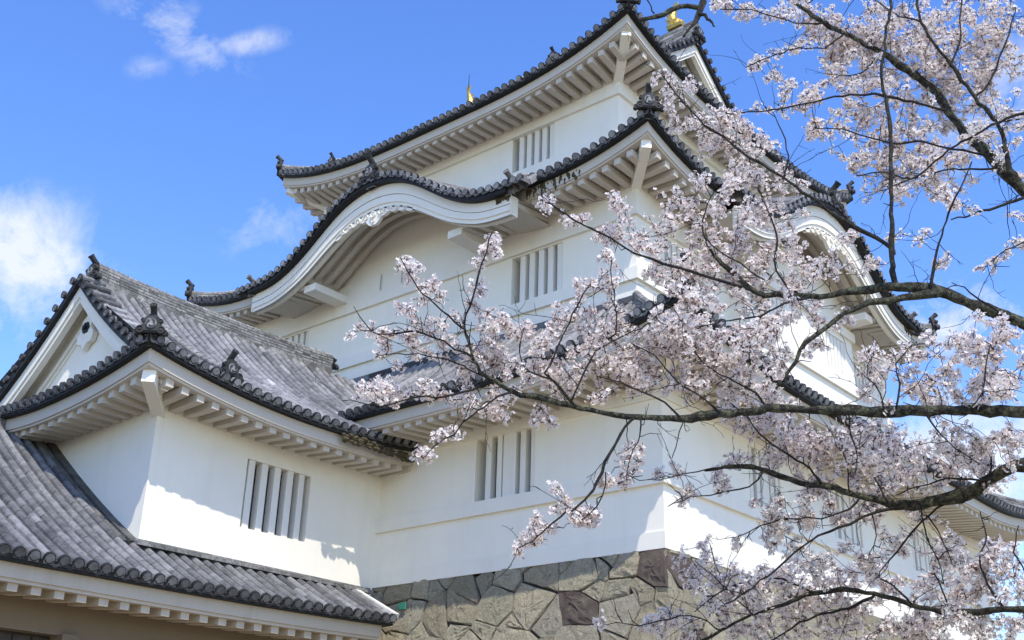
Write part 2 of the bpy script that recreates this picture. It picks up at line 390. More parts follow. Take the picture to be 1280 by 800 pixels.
def tile_rows(mb, sl, pitch, rad, dmax_fn, d0=0.0, skip=None, seg=0.32, caps=True, lo=None, hi=None, zfn=None, tshift=0.0, capr=1.15):
    H = sl.H
    lo = -H if lo is None else lo; hi = H if hi is None else hi
    n = max(2, int(round((hi-lo)/pitch))); step = (hi-lo)/n
    Pf = sl.P if zfn is None else zfn
    arc = np.linspace(0, PI, 7)
    for i in range(n+1):
        a = lo+i*step
        a_r = min(max(a, lo+rad*0.7), hi-rad*0.7)
        if skip and skip(a_r): continue
        rowt = rng.normal(0.58, 0.05); joff = rng.uniform(-0.5, 0.5); wob = rng.normal(0, 0.006, 2)
        for kind in (0, 1):
            if kind == 1 and i == n: continue
            ac = a_r if kind == 0 else a+step/2
            dm = dmax_fn(ac)
            if dm-d0 < 0.12: continue
            if kind == 1 and skip and skip(ac): continue
            m = max(1, int((dm-d0)/seg)); ds = np.linspace(d0, dm, m+1)
            if m > 2: ds[1:-1] += joff*0.22*seg+rng.normal(0, 0.018, m-1)
            for j in range(m):
                pa, pb = Pf(ac, ds[j]), Pf(ac, ds[j+1])
                jg = rng.normal(0, 0.004, 2)+wob*math.sin(ds[j]*2.0); pa = pa+sl.e*jg[0]; pb = pb+sl.e*jg[1]
                tg = pb-pa; tg /= np.linalg.norm(tg); nr = np.cross(sl.e, tg)
                if nr[2] < 0: nr = -nr
                tint = float(np.clip(rowt+rng.normal(0, 0.042)+tshift+(0.20 if rng.random() < 0.025 else 0), 0, 1))
                if kind == 0:
                    V = []
                    for pp, rr in ((pa, rad*1.03), (pb, rad*0.985)):
                        for t in arc: V.append(pp+sl.e*(-math.cos(t)*rr)+nr*(math.sin(t)*rr*1.12+0.02))
                    V = [V[0]-nr*0.09]+V[:7]+[V[6]-nr*0.09]+[V[7]-nr*0.09]+V[7:]+[V[13]-nr*0.09]
                    mb.add(V, [(q, q+1, q+10, q+9) for q in range(8)]+[(8, 7, 6, 5, 4, 3, 2, 1, 0)], tint)
                else:
                    hw = step/2-rad*0.55; V = []
                    for pp, up in ((pa, 0.026), (pb, 0.0)):
                        for q, (k, dp) in enumerate(((-1, -0.02), (-0.5, -0.055), (0, -0.068), (0.5, -0.055), (1, -0.02))):
                            V.append(pp+sl.e*(k*hw)+nr*(dp+up-0.01))
                    Fs = [(q, q+1, q+6, q+5) for q in range(4)]
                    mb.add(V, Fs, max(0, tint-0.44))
                    o = [v-nr*0.05 for v in V[:5]]
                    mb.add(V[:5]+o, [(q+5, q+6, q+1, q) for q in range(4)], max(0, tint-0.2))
            if caps:
                pa, pb = Pf(ac, d0), Pf(ac, d0+0.2)
                tg = pb-pa; tg /= np.linalg.norm(tg); nr = np.cross(sl.e, tg)
                if nr[2] < 0: nr = -nr
                if kind == 0:
                    mb.disc(pa+nr*(rad*0.15+0.02), -tg, rad*capr, 0.07, 16, 0.13, face_tint=0.02)
                else:   # crescent lip of the eave pan tile
                    hw = step/2-rad*0.5; top = [(-1, 0.05), (-0.5, 0.005), (0, -0.012), (0.5, 0.005), (1, 0.05)]
                    V = [pa+sl.e*(k*hw)+nr*(dp+0.012)+tg*0.02 for k, dp in top]+[pa+sl.e*(k*hw)+nr*(dp-0.09+0.02*abs(k))+tg*0.02 for k, dp in top]
                    mb.add(V, [(q+5, q+6, q+1, q) for q in range(4)], 0.12)
                    V2 = [v+tg*0.16-nr*0.05 for v in V[:5]]
                    mb.add(V[:5]+V2, [(q, q+1, q+6, q+5) for q in range(4)], 0.25)

def slab_under(mb, sl, H, dmax_fn, thick=0.09, skip=None, tint=0.06, nseg=40):
    """closed dark layer just under the tiles, so no light leaks and the eave has its thickness"""
    As = np.linspace(-H, H, nseg+1)
    for a, b in zip(As, As[1:]):
        if skip and skip((a+b)/2): continue
        da, db = dmax_fn(a), dmax_fn(b)
        m = 6
        for j in range(m):
            P = lambda aa, dd, q: sl.P(aa, 0.02+(dd-0.02)*q if dd > 0.02 else 0.02, -0.075)
            p = [P(a, da, j/m), P(b, db, j/m), P(b, db, (j+1)/m), P(a, da, (j+1)/m)]
            mb.add(p, [(0, 1, 2, 3)], tint)
        e = [sl.P(a, 0.045, -0.045), sl.P(b, 0.045, -0.045), sl.P(b, 0.045, -0.045-thick), sl.P(a, 0.045, -0.045-thick)]
        mb.add(e, [(3, 2, 1, 0)], tint)
        # underside back to the fascia
        f2 = [sl.P(a, 0.045, -0.045-thick), sl.P(b, 0.045, -0.045-thick)]
        g2 = [sl.mid+sl.e*b-sl.n*0.4, sl.mid+sl.e*a-sl.n*0.4]
        for q, aa in zip(g2, (b, a)): q[2] = sl.z(aa, 0)-0.035-thick
        mb.add(f2+g2, [(3, 2, 1, 0)], tint)

def eave_sweep(mb, sl, ov, skip=None, rpitch=0.35, rw=0.17, rh=0.135, soff_rise=0.10, nseg=48, ends=(True, True), d_ext=None, top=-0.12, b1=0.26, b2=0.05):
    """white boarded eave: two stepped boards, rafters and soffit, following the eave curve. ov = overhang to wall."""
    H = sl.H
    def pt(s, d, dz):
        a = s*(H-d) if True else s*H
        p = sl.mid+sl.e*a-sl.n*d
        k = max(0.0, 1-d/ov)
        p[2] = sl.ze+(sl.up(s*H))*(0.25+0.75*k)+dz; return p
    zb1 = top-b1; zb2 = zb1-b2
    sec = [(0.19, top+0.03), (0.19, zb1), (0.225, zb1), (0.225, zb2), (0.40, zb2), (0.40, zb2+0.03), (ov+0.05, zb2+0.03+soff_rise)]
    S = np.linspace(-1, 1, nseg+1)
    for s0, s1 in zip(S, S[1:]):
        if skip and skip((s0+s1)/2*H): continue
        for (d0, z0), (d1, z1) in zip(sec, sec[1:]):
            mb.add([pt(s0, d0, z0), pt(s1, d0, z0), pt(s1, d1, z1), pt(s0, d1, z1)], [(3, 2, 1, 0)])
    # rafters
    n = int(2*(H-0.4)/rpitch)
    for i in range(n+1):
        a = -(H-0.42)+i*(2*(H-0.42)/n)
        if skip and skip(a): continue
        s_in = abs(a)
        d_end = ov+0.04 if s_in < H-ov else max(0.0, H-s_in)
        if d_end < 0.62: continue
        d0 = 0.29; P = []
        for d, hh in ((d0, rh), (d_end, rh)):
            k = max(0.0, 1-d/ov); zz = sl.ze+sl.up(a)*(0.25+0.75*k)+zb2+0.02+soff_rise*max(0, (d-0.40))/(ov-0.35)
            base = sl.mid+sl.e*a-sl.n*d
            for ss, h in ((-1, -hh), (1, -hh), (1, 0.03), (-1, 0.03)):
                q = base+sl.e*(ss*rw/2); q[2] = zz+h; P.append(q)
        mb.add(P, [(3, 2, 1, 0), (4, 5, 6, 7), (0, 1, 5, 4), (1, 2, 6, 5), (2, 3, 7, 6), (3, 0, 4, 7)])

def ridge_body(mb, pts, wd, ht, courses=3, cap_r=0.10, tshift=0.0):
    """stacked ridge: courses of flat tiles, slightly stepped, with a row of round tiles on top, following pts (base line)."""
    pts = np.array(pts, float); k = len(pts)
    tg = np.gradient(pts, axis=0); tg[:, 2] = 0; tg /= np.linalg.norm(tg, axis=1)[:, None]
    sd = np.cross(tg, (0, 0, 1.))
    lev = [(wd/2, -0.25)]
    for c in range(courses):
        h0 = ht*c/courses; h1 = ht*(c+1)/courses; ww = wd/2*(1-0.10*c/courses)
        lev += [(ww, h0), (ww, h1-0.02), (ww-0.014, h1-0.02), (ww-0.014, h1)]
    lev += [(cap_r*1.35, ht)]
    for i in range(k-1):
        for (w0, h0), (w1, h1) in zip(lev, lev[1:]):
            t = float(np.clip(rng.normal(0.5, 0.2)+tshift, 0, 1))
            for sg in (-1, 1):
                q = [pts[i]+sd[i]*sg*w0+(0, 0, h0), pts[i+1]+sd[i+1]*sg*w0+(0, 0, h0), pts[i+1]+sd[i+1]*sg*w1+(0, 0, h1), pts[i]+sd[i]*sg*w1+(0, 0, h1)]
                mb.add(q, [(0, 1, 2, 3) if sg > 0 else (3, 2, 1, 0)], t)
        # round cap tiles
        V = []
        arc = np.linspace(-0.15, PI+0.15, 8)
        for q, rr in ((i, cap_r*1.05), (i+1, cap_r*0.97)):
            for t in arc: V.append(pts[q]+sd[q]*(math.cos(t)*rr*1.2)+np.array([0, 0, ht+math.sin(t)*rr]))
        mb.add(V, [(j+8, j+9, j+1, j) for j in range(7)], float(np.clip(rng.normal(0.6, 0.15)+tshift, 0, 1)))
    for i, fl in ((0, 1), (k-1, 0)):
        V = [pts[i]+sd[i]*sg*w0+(0, 0, h0) for w0, h0 in lev for sg in (-1, 1)]
        Fs = [(2*j, 2*j+1, 2*j+3, 2*j+2) for j in range(len(lev)-1)]
        mb.add(V, [f if fl else f[::-1] for f in Fs], 0.3)

def ridge_end(parent, P, f, s=1.0, rod=True, name='ridge_end_tile'):
    """ogre-tile: arched plate with shoulder scrolls, round crest, and a round tile rod jutting up and out above it"""
    P = np.array(P, float); f = np.array([f[0], f[1], 0.]); f /= np.linalg.norm(f)
    u = np.cross((0, 0, 1.), f); Z = np.array([0, 0, 1.])
    mb = MB()
    pts = [(-0.30, 0.0), (0.30, 0.0), (0.33, 0.10), (0.26, 0.18), (0.24, 0.34), (0.20, 0.46), (0.11, 0.54), (0, 0.57), (-0.11, 0.54), (-0.20, 0.46), (-0.24, 0.34), (-0.26, 0.18), (-0.33, 0.10)]
    mb.extrude([(a*s, b*s) for a, b in pts], P+f*0.06*s, u, Z, 0.20*s, 0.12)
    inner = [(a*0.72*s, 0.05*s+b*0.80*s) for a, b in pts]
    mb.extrude(inner, P+f*0.095*s, u, Z, 0.05*s, 0.30)
    # scrolls at both feet
    for sg in (-1, 1):
        mb.disc(P+u*sg*0.29*s+Z*0.09*s+f*0.10*s, f, 0.115*s, 0.2*s, 14, 0.12)
        mb.disc(P+u*sg*0.41*s+Z*0.02*s+f*0.07*s, f, 0.075*s, 0.16*s, 12, 0.10)
        mb.disc(P+u*sg*0.25*s+Z*0.37*s+f*0.08*s, f, 0.06*s, 0.12*s, 10, 0.14)
    if rod:
        d = f*0.72+Z*0.66; d /= np.linalg.norm(d)
        a = P+Z*0.56*s-f*0.12*s; b = a+d*0.36*s
        mb.tube([a, (a+b)/2, b], [0.10*s, 0.092*s, 0.098*s], 12, 0.14)
        mb.disc(b+d*0.02*s, d, 0.108*s, 0.05*s, 14, 0.16)
    o = mb.build(name, M_DARKTILE, parent)
    # crest: pale roundel with three commas
    cb = MB(); c = P+Z*0.27*s+f*0.125*s
    cb.disc(c, f, 0.15*s, 0.05*s, 20, 0.6, rim=False)
    cr = cb
    for k in range(3):
        t0 = k*2*PI/3; ring = []
        for q in range(7):
            t = t0+q*0.32; rr = (0.085+0.008*q)*s
            wq = (0.036*(1-q/6.5)+0.004)*s
            ring.append((rr, t, wq))
        for (r0, ta, w0), (r1, tb, w1) in zip(ring, ring[1:]):
            pp = lambda r, t: c+f*0.022*s+u*(r*math.cos(t))+Z*(r*math.sin(t))
            cr.add([pp(r0-w0, ta), pp(r0+w0, ta), pp(r1+w1, tb), pp(r1-w1, tb)], [(0, 1, 2, 3)], 0.0, 1)
    cr.build('crest', [M_EMBLEM, M_DARKTILE], o)
    return o

def hip_ridge(parent, a, b, zf, s=1.0, n=16, ht=0.26, wd=0.30, name='hip_ridge'):
    """ridge from the eave corner a=(x,y) up to b=(x,y); zf(t) gives roof height; onigawara at the lower end"""
    a = np.array(a, float); b = np.array(b, float)
    pts = []
    for t in np.linspace(0.0, 1, n):
        q = a+(b-a)*t; pts.append((q[0], q[1], zf(t)+0.04))
    mb = MB(); ridge_body(mb, pts, wd*s, ht*s, 3, 0.085*s)
    r = mb.build(name, M_RIDGE, parent)
    d = a-b; d /= np.linalg.norm(d)
    ridge_end(r, (pts[0][0]+d[0]*0.08, pts[0][1]+d[1]*0.08, pts[0][2]-0.02), d, s)
    return r

# ================================================================== CASTLE KEEP
XW = [(-18.55, 0.0), (-16.80, -1.75), (-15.20, -3.37)]      # wall extents in x for the three storeys
YW = [(0.0, 17.30), (1.75, 15.55), (3.37, 13.93)]
CX, CY = -9.28, 8.65
ZW = [(0.0, 4.0), (4.6, 10.2), (10.4, 14.3)]
keep = thing('castle_keep', 'tall white plastered three-storey castle keep with grey tiled roofs and wavy gables', 'castle', (CX, CY, 0))

def bars_even(n, w=0.15, lo=0.16, hi=0.95):
    return [(lo+(hi-lo)*i/(n-1), w) for i in range(n)]
B6 = bars_even(5, 0.17, 0.2, 0.93)
# openings as (u0,u1,z0,z1) on the front (-Y) and side (+X) walls
FR = [[], [], []]; SD = [[], [], []]
def fx(i, xa, xb, z0, z1): return (xa-XW[i][0], xb-XW[i][0], z0, z1)
FR[0] = [(*fx(0, -4.92, -3.22, 1.565, 2.97),)]
FR[1] = [fx(1, -5.57, -3.93, 7.06, 8.36), fx(1, -14.95, -13.45, 7.06, 8.36)]
FR[2] = [fx(2, -7.11, -5.57, 12.14, 13.28), fx(2, -13.1, -11.5, 12.14, 13.28)]
SD[0] = [(3.35, 4.75, 1.55, 2.85), (7.35, 8.85, 1.55, 2.85), (11.9, 13.3, 1.55, 2.85)]
SD[1] = [(1.2, 2.5, 7.06, 8.3), (11.3, 12.6, 7.06, 8.3)]
SD[2] = [(2.2, 3.8, 12.14, 13.28), (6.6, 8.2, 12.14, 13.28)]

for i in range(3):
    (x0, x1), (y0, y1), (z0, z1) = XW[i], YW[i], ZW[i]
    mb = MB()
    wall_face(mb, (x0, y0), (1, 0), x1-x0, z0, z1, FR[i])
    wall_face(mb, (x1, y0), (0, 1), y1-y0, z0, z1, SD[i])
    wall_face(mb, (x1, y1), (-1, 0), x1-x0, z0, z1)
    wall_face(mb, (x0, y1), (0, -1), y1-y0, z0, z1)
    wl = mb.build('wall', M_PLASTER, keep)
    def belt(za, zb, proud, chamfer=0.0, fr_skip=(), sd_skip=()):
        b = MB(); p = proud
        def run(P0, ud, L, skips):
            nn = (ud[1], -ud[0])
            cuts = [(-p, L+p)]
            for a, c in skips:
                cuts = [q for (s, e) in cuts for q in ((s, min(e, a)), (max(s, c), e)) if q[1]-q[0] > 0.01]
            for s, e in cuts:
                P = lambda u, d, z: (P0[0]+ud[0]*u+nn[0]*d, P0[1]+ud[1]*u+nn[1]*d, z)
                b.add([P(s, p, za), P(e, p, za), P(e, p, zb-chamfer), P(s, p, zb-chamfer), P(s+p if s < 0 else s, 0, zb), P(e-p if e > L else e, 0, zb), P(s+p if s < 0 else s, 0, za), P(e-p if e > L else e, 0, za)],
                      [(0, 1, 2, 3), (3, 2, 5, 4), (6, 7, 1, 0), (1, 7, 5, 2), (6, 0, 3, 4)])
        run((x0, y0), (1, 0), x1-x0, fr_skip); run((x1, y0), (0, 1), y1-y0, sd_skip)
        run((x1, y1), (-1, 0), x1-x0, ()); run((x0, y1), (0, -1), y1-y0, ())
        b.build('belt_course', M_TRIM, keep)
    bay_skip = ((5.95-1.75, 11.95-1.75),)
    if i == 0:
        belt(-0.02, 0.31, 0.035); belt(1.235, 1.56, 0.085, 0.02); belt(2.98, 3.3, 0.06)
    if i == 1:
        belt(6.72, 7.05, 0.085, 0.02, sd_skip=bay_skip); belt(8.40, 9.3, 0.085, sd_skip=bay_skip)
    if i == 2:
        belt(11.80, 12.13, 0.085, 0.02); belt(13.29, 14.2, 0.085)
    for o in FR[i]:
        if i == 0:
            bars = [(0.20, 0.15), (0.385, 0.14), (0.555, 0.36), (0.78, 0.15), (0.955, 0.15)]
        else: bars = B6
        window(keep, (x0, y0), (1, 0), *o, bars)
    for o in SD[i]:
        window(keep, (x1, y0), (0, 1), *o, [(0.12, .14), (0.33, .15), (0.56, .3), (0.78, .15), (0.94, .12)] if i == 0 else B6)

# ---- projecting bay on the side wall of the middle storey
bx = -1.20; bay = MB()
bop = [(0.55, 1.75, 7.10, 8.2), (4.3, 5.5, 7.10, 8.2)]
wall_face(bay, (bx, 6.0), (0, 1), 6.0, 5.0, 10.0, bop)
wall_face(bay, (-1.75, 6.0), (1, 0), 0.55, 5.0, 10.0); wall_face(bay, (bx, 12.0), (-1, 0), 0.55, 5.0, 10.0)
bo = bay.build('wall_bay', M_PLASTER, keep)
b2 = MB(); b2.box(-1.7, bx+0.085, 5.915, 12.085, 6.62, 6.94); b2.box(-1.7, bx+0.085, 5.915, 12.085, 8.35, 8.62); b2.build('belt_course', M_TRIM, bo)
for o in bop: window(keep, (bx, 6.0), (0, 1), *o, B6)

# ---- skirt roofs of storeys one and two
KC = (-9.20, 8.85)                      # centres of the two wavy gables (x on the front, y on the side)
KW = 4.95
def kz(d):                              # top of the white board of the wavy gable, by distance from its centre
    xs = [0, 0.6, 1.2, 1.7, 2.2, 2.7, 3.2, 3.7, 4.2, 5.0]; zs = [10.95, 10.89, 10.70, 10.42, 10.07, 9.72, 9.43, 9.22, 9.11, 9.06]
    return float(np.interp(abs(d), xs, zs))
_kd = np.linspace(-5.3, 5.3, 213); _kv = np.array([kz(d) for d in _kd])
_ker = np.hanning(19); _ker /= _ker.sum()
_ks = np.convolve(np.pad(_kv, 9, mode='edge'), _ker, 'valid')
def kzs(d): return float(np.interp(d, _kd, _ks))

def skirt_roof(i, ov, run, ze, rise, U, Le, pw, kara):
    (x0, x1), (y0, y1) = XW[i], YW[i]
    ex0, ex1, ey0, ey1 = x0-ov, x1+ov, y0-ov, y1+ov
    mx, my = (ex0+ex1)/2, (ey0+ey1)/2; hx, hy = (ex1-ex0)/2, (ey1-ey0)/2
    sides = [((mx, ey0), (1, 0), (0, -1), hx, 'front'), ((ex1, my), (0, 1), (1, 0), hy, 'side'), ((mx, ey1), (-1, 0), (0, 1), hx, 'back'), ((ex0, my), (0, -1), (-1, 0), hy, 'far')]
    root = None; slopes = []
    for mid, e, n, H, nm in sides:
        sl = Slope(mid, e, n, H, run, ze, rise, U, Le, pw); slopes.append(sl)
        dm = lambda a, H=H: min(run, max(0.0, H-abs(a)))
        skip = None
        if kara and nm in ('front', 'side'):
            c = (KC[0]-mid[0]) if nm == 'front' else (KC[1]-mid[1])
            skip = lambda a, c=c: abs(a-c) < KW-0.05
        mb = MB()
        tile_rows(mb, sl, 0.265, 0.082, dm, skip=skip)
        slab_under(mb, sl, H, dm, 0.10, skip)
        # flashing course where the roof meets the wall above
        inner = H-run
        q = MB()
        for s0, s1 in zip(np.linspace(-1, 1, 13), np.linspace(-1, 1, 13)[1:]):
            A = sl.P(s0*inner, run-0.02, 0.10); B = sl.P(s1*inner, run-0.02, 0.10)
            mb.beam(A, B, 0.22, 0.16, tint=float(rng.uniform(0.25, 0.6)))
        if root is None:
            root = mb.build('tiled_roof', M_TILE, keep)
        else: mb.build('roof_slope', M_TILE, root)
        if skip is None: parts_ = [None]
        else: parts_ = [(lambda a, c=c: abs(a-c) < KW-0.05 or a > c), (lambda a, c=c: abs(a-c) < KW-0.05 or a < c)]
        for sk in parts_:
            ev = MB(); eave_sweep(ev, sl, ov, sk, soff_rise=0.12)
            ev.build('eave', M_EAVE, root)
    # hips
    for (cx, cy, sx, sy) in ((ex1, ey0, -1, 1), (ex0, ey0, 1, 1), (ex1, ey1, -1, -1), (ex0, ey1, 1, -1)):
        s0 = slopes[0]
        hip_ridge(root, (cx+sx*0.12, cy+sy*0.12), (cx+sx*run, cy+sy*run), lambda t: s0.z(s0.H-(0.12+(run-0.12)*t), 0.12+(run-0.12)*t)+0.03, 0.74)
        z = ze+U
        cb = MB(); cb.beam((cx+sx*0.33, cy+sy*0.33, z-0.66), (cx+sx*(ov+0.1), cy+sy*(ov+0.1), ze+0.22*U-0.53), 0.23, 0.27)
        cbo = cb.build('corner_beam', M_TRIM, root)
    return root, slopes
roof1, SL1 = skirt_roof(0, 1.65, 3.40, 3.62, 2.50, 0.72, 5.0, 2.0, False)
roof2, SL2 = skirt_roof(1, 1.35, 2.97, 9.52, 1.95, 0.62, 3.2, 2.0, True)

# ---- wavy (karahafu) gables
def karahafu(side):
    if side == 'front':
        o = np.array([KC[0], 0.05, 0.]); e = np.array([1., 0, 0]); n = np.array([0, -1., 0]); yw = 1.75; sl2 = SL2[0]; depth_in = 3.30; wallback = 1.70
    else:
        o = np.array([-0.05, KC[1], 0.]); e = np.array([0, 1., 0]); n = np.array([1., 0, 0]); sl2 = SL2[1]; depth_in = 3.30; wallback = 1.70
    Z = np.array([0, 0, 1.])
    P = lambda d, back, z: o+e*d-n*back+Z*z
    def zroof(d, back):                     # tiled surface: wave at the front, flowing into the slope behind
        zk = kzs(d)+0.17+0.26*max(back, 0)
        dd = back-0.37                       # distance in from the straight eave
        zs = sl2.ze+sl2.rise*prof(max(dd, 0)/sl2.run)+0.0 if dd > -0.2 else -9
        return max(zk, zs)
    mb = MB()
    class S2: pass
    s2 = S2(); s2.H = KW+0.52; s2.e = e
    def zfn(a, d, dz=0.0): return P(a, d, zroof(a, d)+dz)
    s2.P = zfn
    tile_rows(mb, s2, 0.262, 0.084, lambda a: depth_in, d0=-0.20, zfn=zfn, capr=1.2)
    ds = np.linspace(-KW, KW, 61)
    for a, b in zip(ds, ds[1:]):
        mb.add([P(a, -0.15, kzs(a)+0.14), P(b, -0.15, kzs(b)+0.14), P(b, -0.15, kzs(b)-0.01), P(a, -0.15, kzs(a)-0.01)], [(3, 2, 1, 0)], 0.08)
        mb.add([P(a, -0.15, kzs(a)-0.01), P(b, -0.15, kzs(b)-0.01), P(b, 0.3, kzs(b)-0.01), P(a, 0.3, kzs(a)-0.01)], [(3, 2, 1, 0)], 0.08)
    kr = mb.build('curved_gable', M_TILE, keep)
    # bargeboard: three stepped layers following the wave
    bb = MB()
    hgt = lambda d: float(np.interp(abs(d), [0, 1.5, 2.5, 3.4, 5], [0.70, 0.70, 0.64, 0.56, 0.52]))
    def cusp(d):                           # small cusps of the lower edge
        return 0.0
    layers = [(0.0, 0.46, 0.05, 0.30), (0.46, 0.485, 0.09, 0.3), (0.485, 0.80, 0.065, 0.3), (0.80, 1.0, 0.10, 0.30)]
    for a, b in zip(ds, ds[1:]):
        for (f0, f1, rec, bk) in layers:
            za0, za1 = kzs(a)-hgt(a)*f0, kzs(a)-hgt(a)*f1
            zb0, zb1 = kzs(b)-hgt(b)*f0, kzs(b)-hgt(b)*f1
            bb.add([P(a, rec, za1), P(b, rec, zb1), P(b, rec, zb0), P(a, rec, za0)], [(0, 1, 2, 3)])
            bb.add([P(a, rec, za1), P(b, rec, zb1), P(b, rec+0.10, zb1), P(a, rec+0.10, za1)], [(3, 2, 1, 0)])
        z0a, z0b = kzs(a)-hgt(a), kzs(b)-hgt(b)
        bb.add([P(a, 0.10, z0a), P(b, 0.10, z0b), P(b, 0.34, z0b), P(a, 0.34, z0a)], [(3, 2, 1, 0)])
        bb.add([P(a, 0.34, z0a), P(b, 0.34, z0b), P(b, 0.34, kzs(b)-0.02), P(a, 0.34, kzs(a)-0.02)], [(3, 2, 1, 0)])
    for sg in (-1, 1):
        d = sg*KW; za, zb = kzs(d)-hgt(d), kzs(d)
        bb.add([P(d, 0.05, za), P(d, 0.34, za), P(d, 0.34, zb), P(d, 0.05, zb)], [(0, 1, 2, 3) if sg > 0 else (3, 2, 1, 0)])
    bb.build('bargeboard', M_TRIM, kr)
    # plaster vault behind it with curved ribs, and the wall filling under it
    vt = MB()
    vd = lambda d: kzs(d)-0.24
    for a, b in zip(ds, ds[1:]):
        for q0, q1 in ((0.30, 1.0), (1.0, wallback+0.02)):
            vt.add([P(a, q0, vd(a)+0.02*q0), P(b, q0, vd(b)+0.02*q0), P(b, q1, vd(b)+0.02*q1), P(a, q1, vd(a)+0.02*q1)], [(3, 2, 1, 0)])
    for q in (0.62, 0.98, 1.34):
        for a, b in zip(ds, ds[1:]):
            if abs(a) > 3.0 or abs(b) > 3.0: continue
            z0a, z0b = vd(a)+0.01, vd(b)+0.01; h = 0.15
            vt.add([P(a, q, z0a), P(b, q, z0b), P(b, q, z0b-h), P(a, q, z0a-h)], [(3, 2, 1, 0)])
            vt.add([P(a, q+0.16, z0a), P(b, q+0.16, z0b), P(b, q+0.16, z0b-h), P(a, q+0.16, z0a-h)], [(0, 1, 2, 3)])
            vt.add([P(a, q, z0a-h), P(b, q, z0b-h), P(b, q+0.16, z0b-h), P(a, q+0.16, z0a-h)], [(3, 2, 1, 0)])
    # rafters under the flat shoulders
    for sg in (-1, 1):
        for k in range(6):
            d = sg*(3.15+0.33*k)
            zz = 8.93
            c0, c1 = P(d, 0.36, zz), P(d, wallback+0.03, zz+0.14)
            vt.beam(c0, c1, 0.16, 0.16)
        d0, d1 = sg*2.95, sg*KW
        zz0 = 9.04; zz1 = 9.04
        vt.add([P(d0, 0.34, zz0-0.02), P(d1, 0.34, zz1), P(d1, wallback, zz1+0.16), P(d0, wallback, zz0+0.14)], [(3, 2, 1, 0) if sg > 0 else (0, 1, 2, 3)])
        vt.add([P(d0, 0.34, zz0), P(d0, wallback, zz0+0.15), P(d0, wallback, vd(d0)+0.05), P(d0, 0.34, vd(d0)+0.05)], [(0, 1, 2, 3)])
    vt.build('vault', M_EAVE, kr)
    tp = MB()
    for a, b in zip(ds, ds[1:]):
        if abs(a) > 4.6: continue
        tp.add([P(a, wallback-0.02, 9.25), P(b, wallback-0.02, 9.25), P(b, wallback-0.02, vd(b)+0.1), P(a, wallback-0.02, vd(a)+0.1)], [(0, 1, 2, 3)])
    # two slim wall grooves
    for gx in (-1.15, -0.30):
        q = P(gx, wallback-0.03, 8.75)
        tp.add([P(gx-.012, wallback-0.125, 8.75), P(gx+.012, wallback-0.125, 8.75), P(gx+.012, wallback-0.125, 9.25), P(gx-.012, wallback-0.125, 9.25)], [(0, 1, 2, 3)], 0, 1)
    tp.build('gable_wall', [M_PLASTER, M_SHADE], kr)
    for sg in (-1, 1):
        bm = MB(); d = sg*2.80; zt = 8.80
        bm.hexa([P(d-0.24, 0.40, zt-0.06), P(d+0.24, 0.40, zt-0.06), P(d+0.24, wallback+0.05, zt-0.06), P(d-0.24, wallback+0.05, zt-0.06),
                 P(d-0.24, 0.40, zt+0.15), P(d+0.24, 0.40, zt+0.15), P(d+0.24, wallback+0.05, zt+0.15), P(d-0.24, wallback+0.05, zt+0.15)] if side == 'front' else
                [P(d-0.24, wallback+0.05, zt-0.06), P(d-0.24, 0.40, zt-0.06), P(d+0.24, 0.40, zt-0.06), P(d+0.24, wallback+0.05, zt-0.06),
                 P(d-0.24, wallback+0.05, zt+0.15), P(d-0.24, 0.40, zt+0.15), P(d+0.24, 0.40, zt+0.15), P(d+0.24, wallback+0.05, zt+0.15)])
        bm.build('beam_end', M_TRIM, kr)
    # carved pendant: a scrolled spray hanging under the crown of the board
    pd = MB()
    zt = kzs(0)-0.68
    def blob(d, z, r, th=0.10):
        c = P(d, 0.14, z); pd.disc(c+n*0.03, n, r, th, 10, 0.5, rim=False)
    dd_ = np.linspace(-1.5, 1.5, 61)
    low = lambda d: 0.07+0.26*math.exp(-(d/0.30)**2)+0.10*(1-abs(d)/1.5)+0.055*abs(math.sin(abs(d)*PI/0.30))
    topz = lambda d: kzs(d)-0.66
    for a, b in zip(dd_, dd_[1:]):
        A = [P(a, 0.10, topz(a)-low(a)), P(b, 0.10, topz(b)-low(b)), P(b, 0.10, topz(b)), P(a, 0.10, topz(a))]
        B = [q-n*0.10 for q in A]
        pd.add(A+B, [(0, 1, 2, 3), (7, 6, 5, 4), (0, 4, 5, 1)])
    for sg in (-1, 1):
        for k in range(4):
            d = sg*(0.30+0.30*k); r = 0.13-0.014*k; zz = topz(d)-0.08-0.05*(3-k)/3
            for q in range(12):              # spiral volute, raised on the board
                t0, t1 = q*0.62, (q+1)*0.62; r0, r1 = r*(1-q/13), r*(1-(q+1)/13)
                pq = lambda rr, t: P(d+sg*rr*math.cos(t), 0.085, zz+rr*math.sin(t))
                pd.tube([pq(r0, t0), pq(r1, t1)], [0.024, 0.024], 5, 0.5)
    pd.disc(P(0, 0.05, zt-0.12), n, 0.10, 0.08, 14, 0.5)
    pd.disc(P(0, 0.07, zt-0.30), n, 0.06, 0.06, 12, 0.5)
    pd.build('carved_pendant', M_TRIM, kr)
    # ridge along the crown
    rm = MB(); ridge_body(rm, [P(0, q, zroof(0, q)+0.02) for q in np.linspace(-0.12, depth_in, 12)], 0.30, 0.26, 3, 0.09)
    ro = rm.build('gable_ridge', M_RIDGE, kr)
    ridge_end(ro, P(0, -0.14, zroof(0, 0)-0.02), n, 0.9)
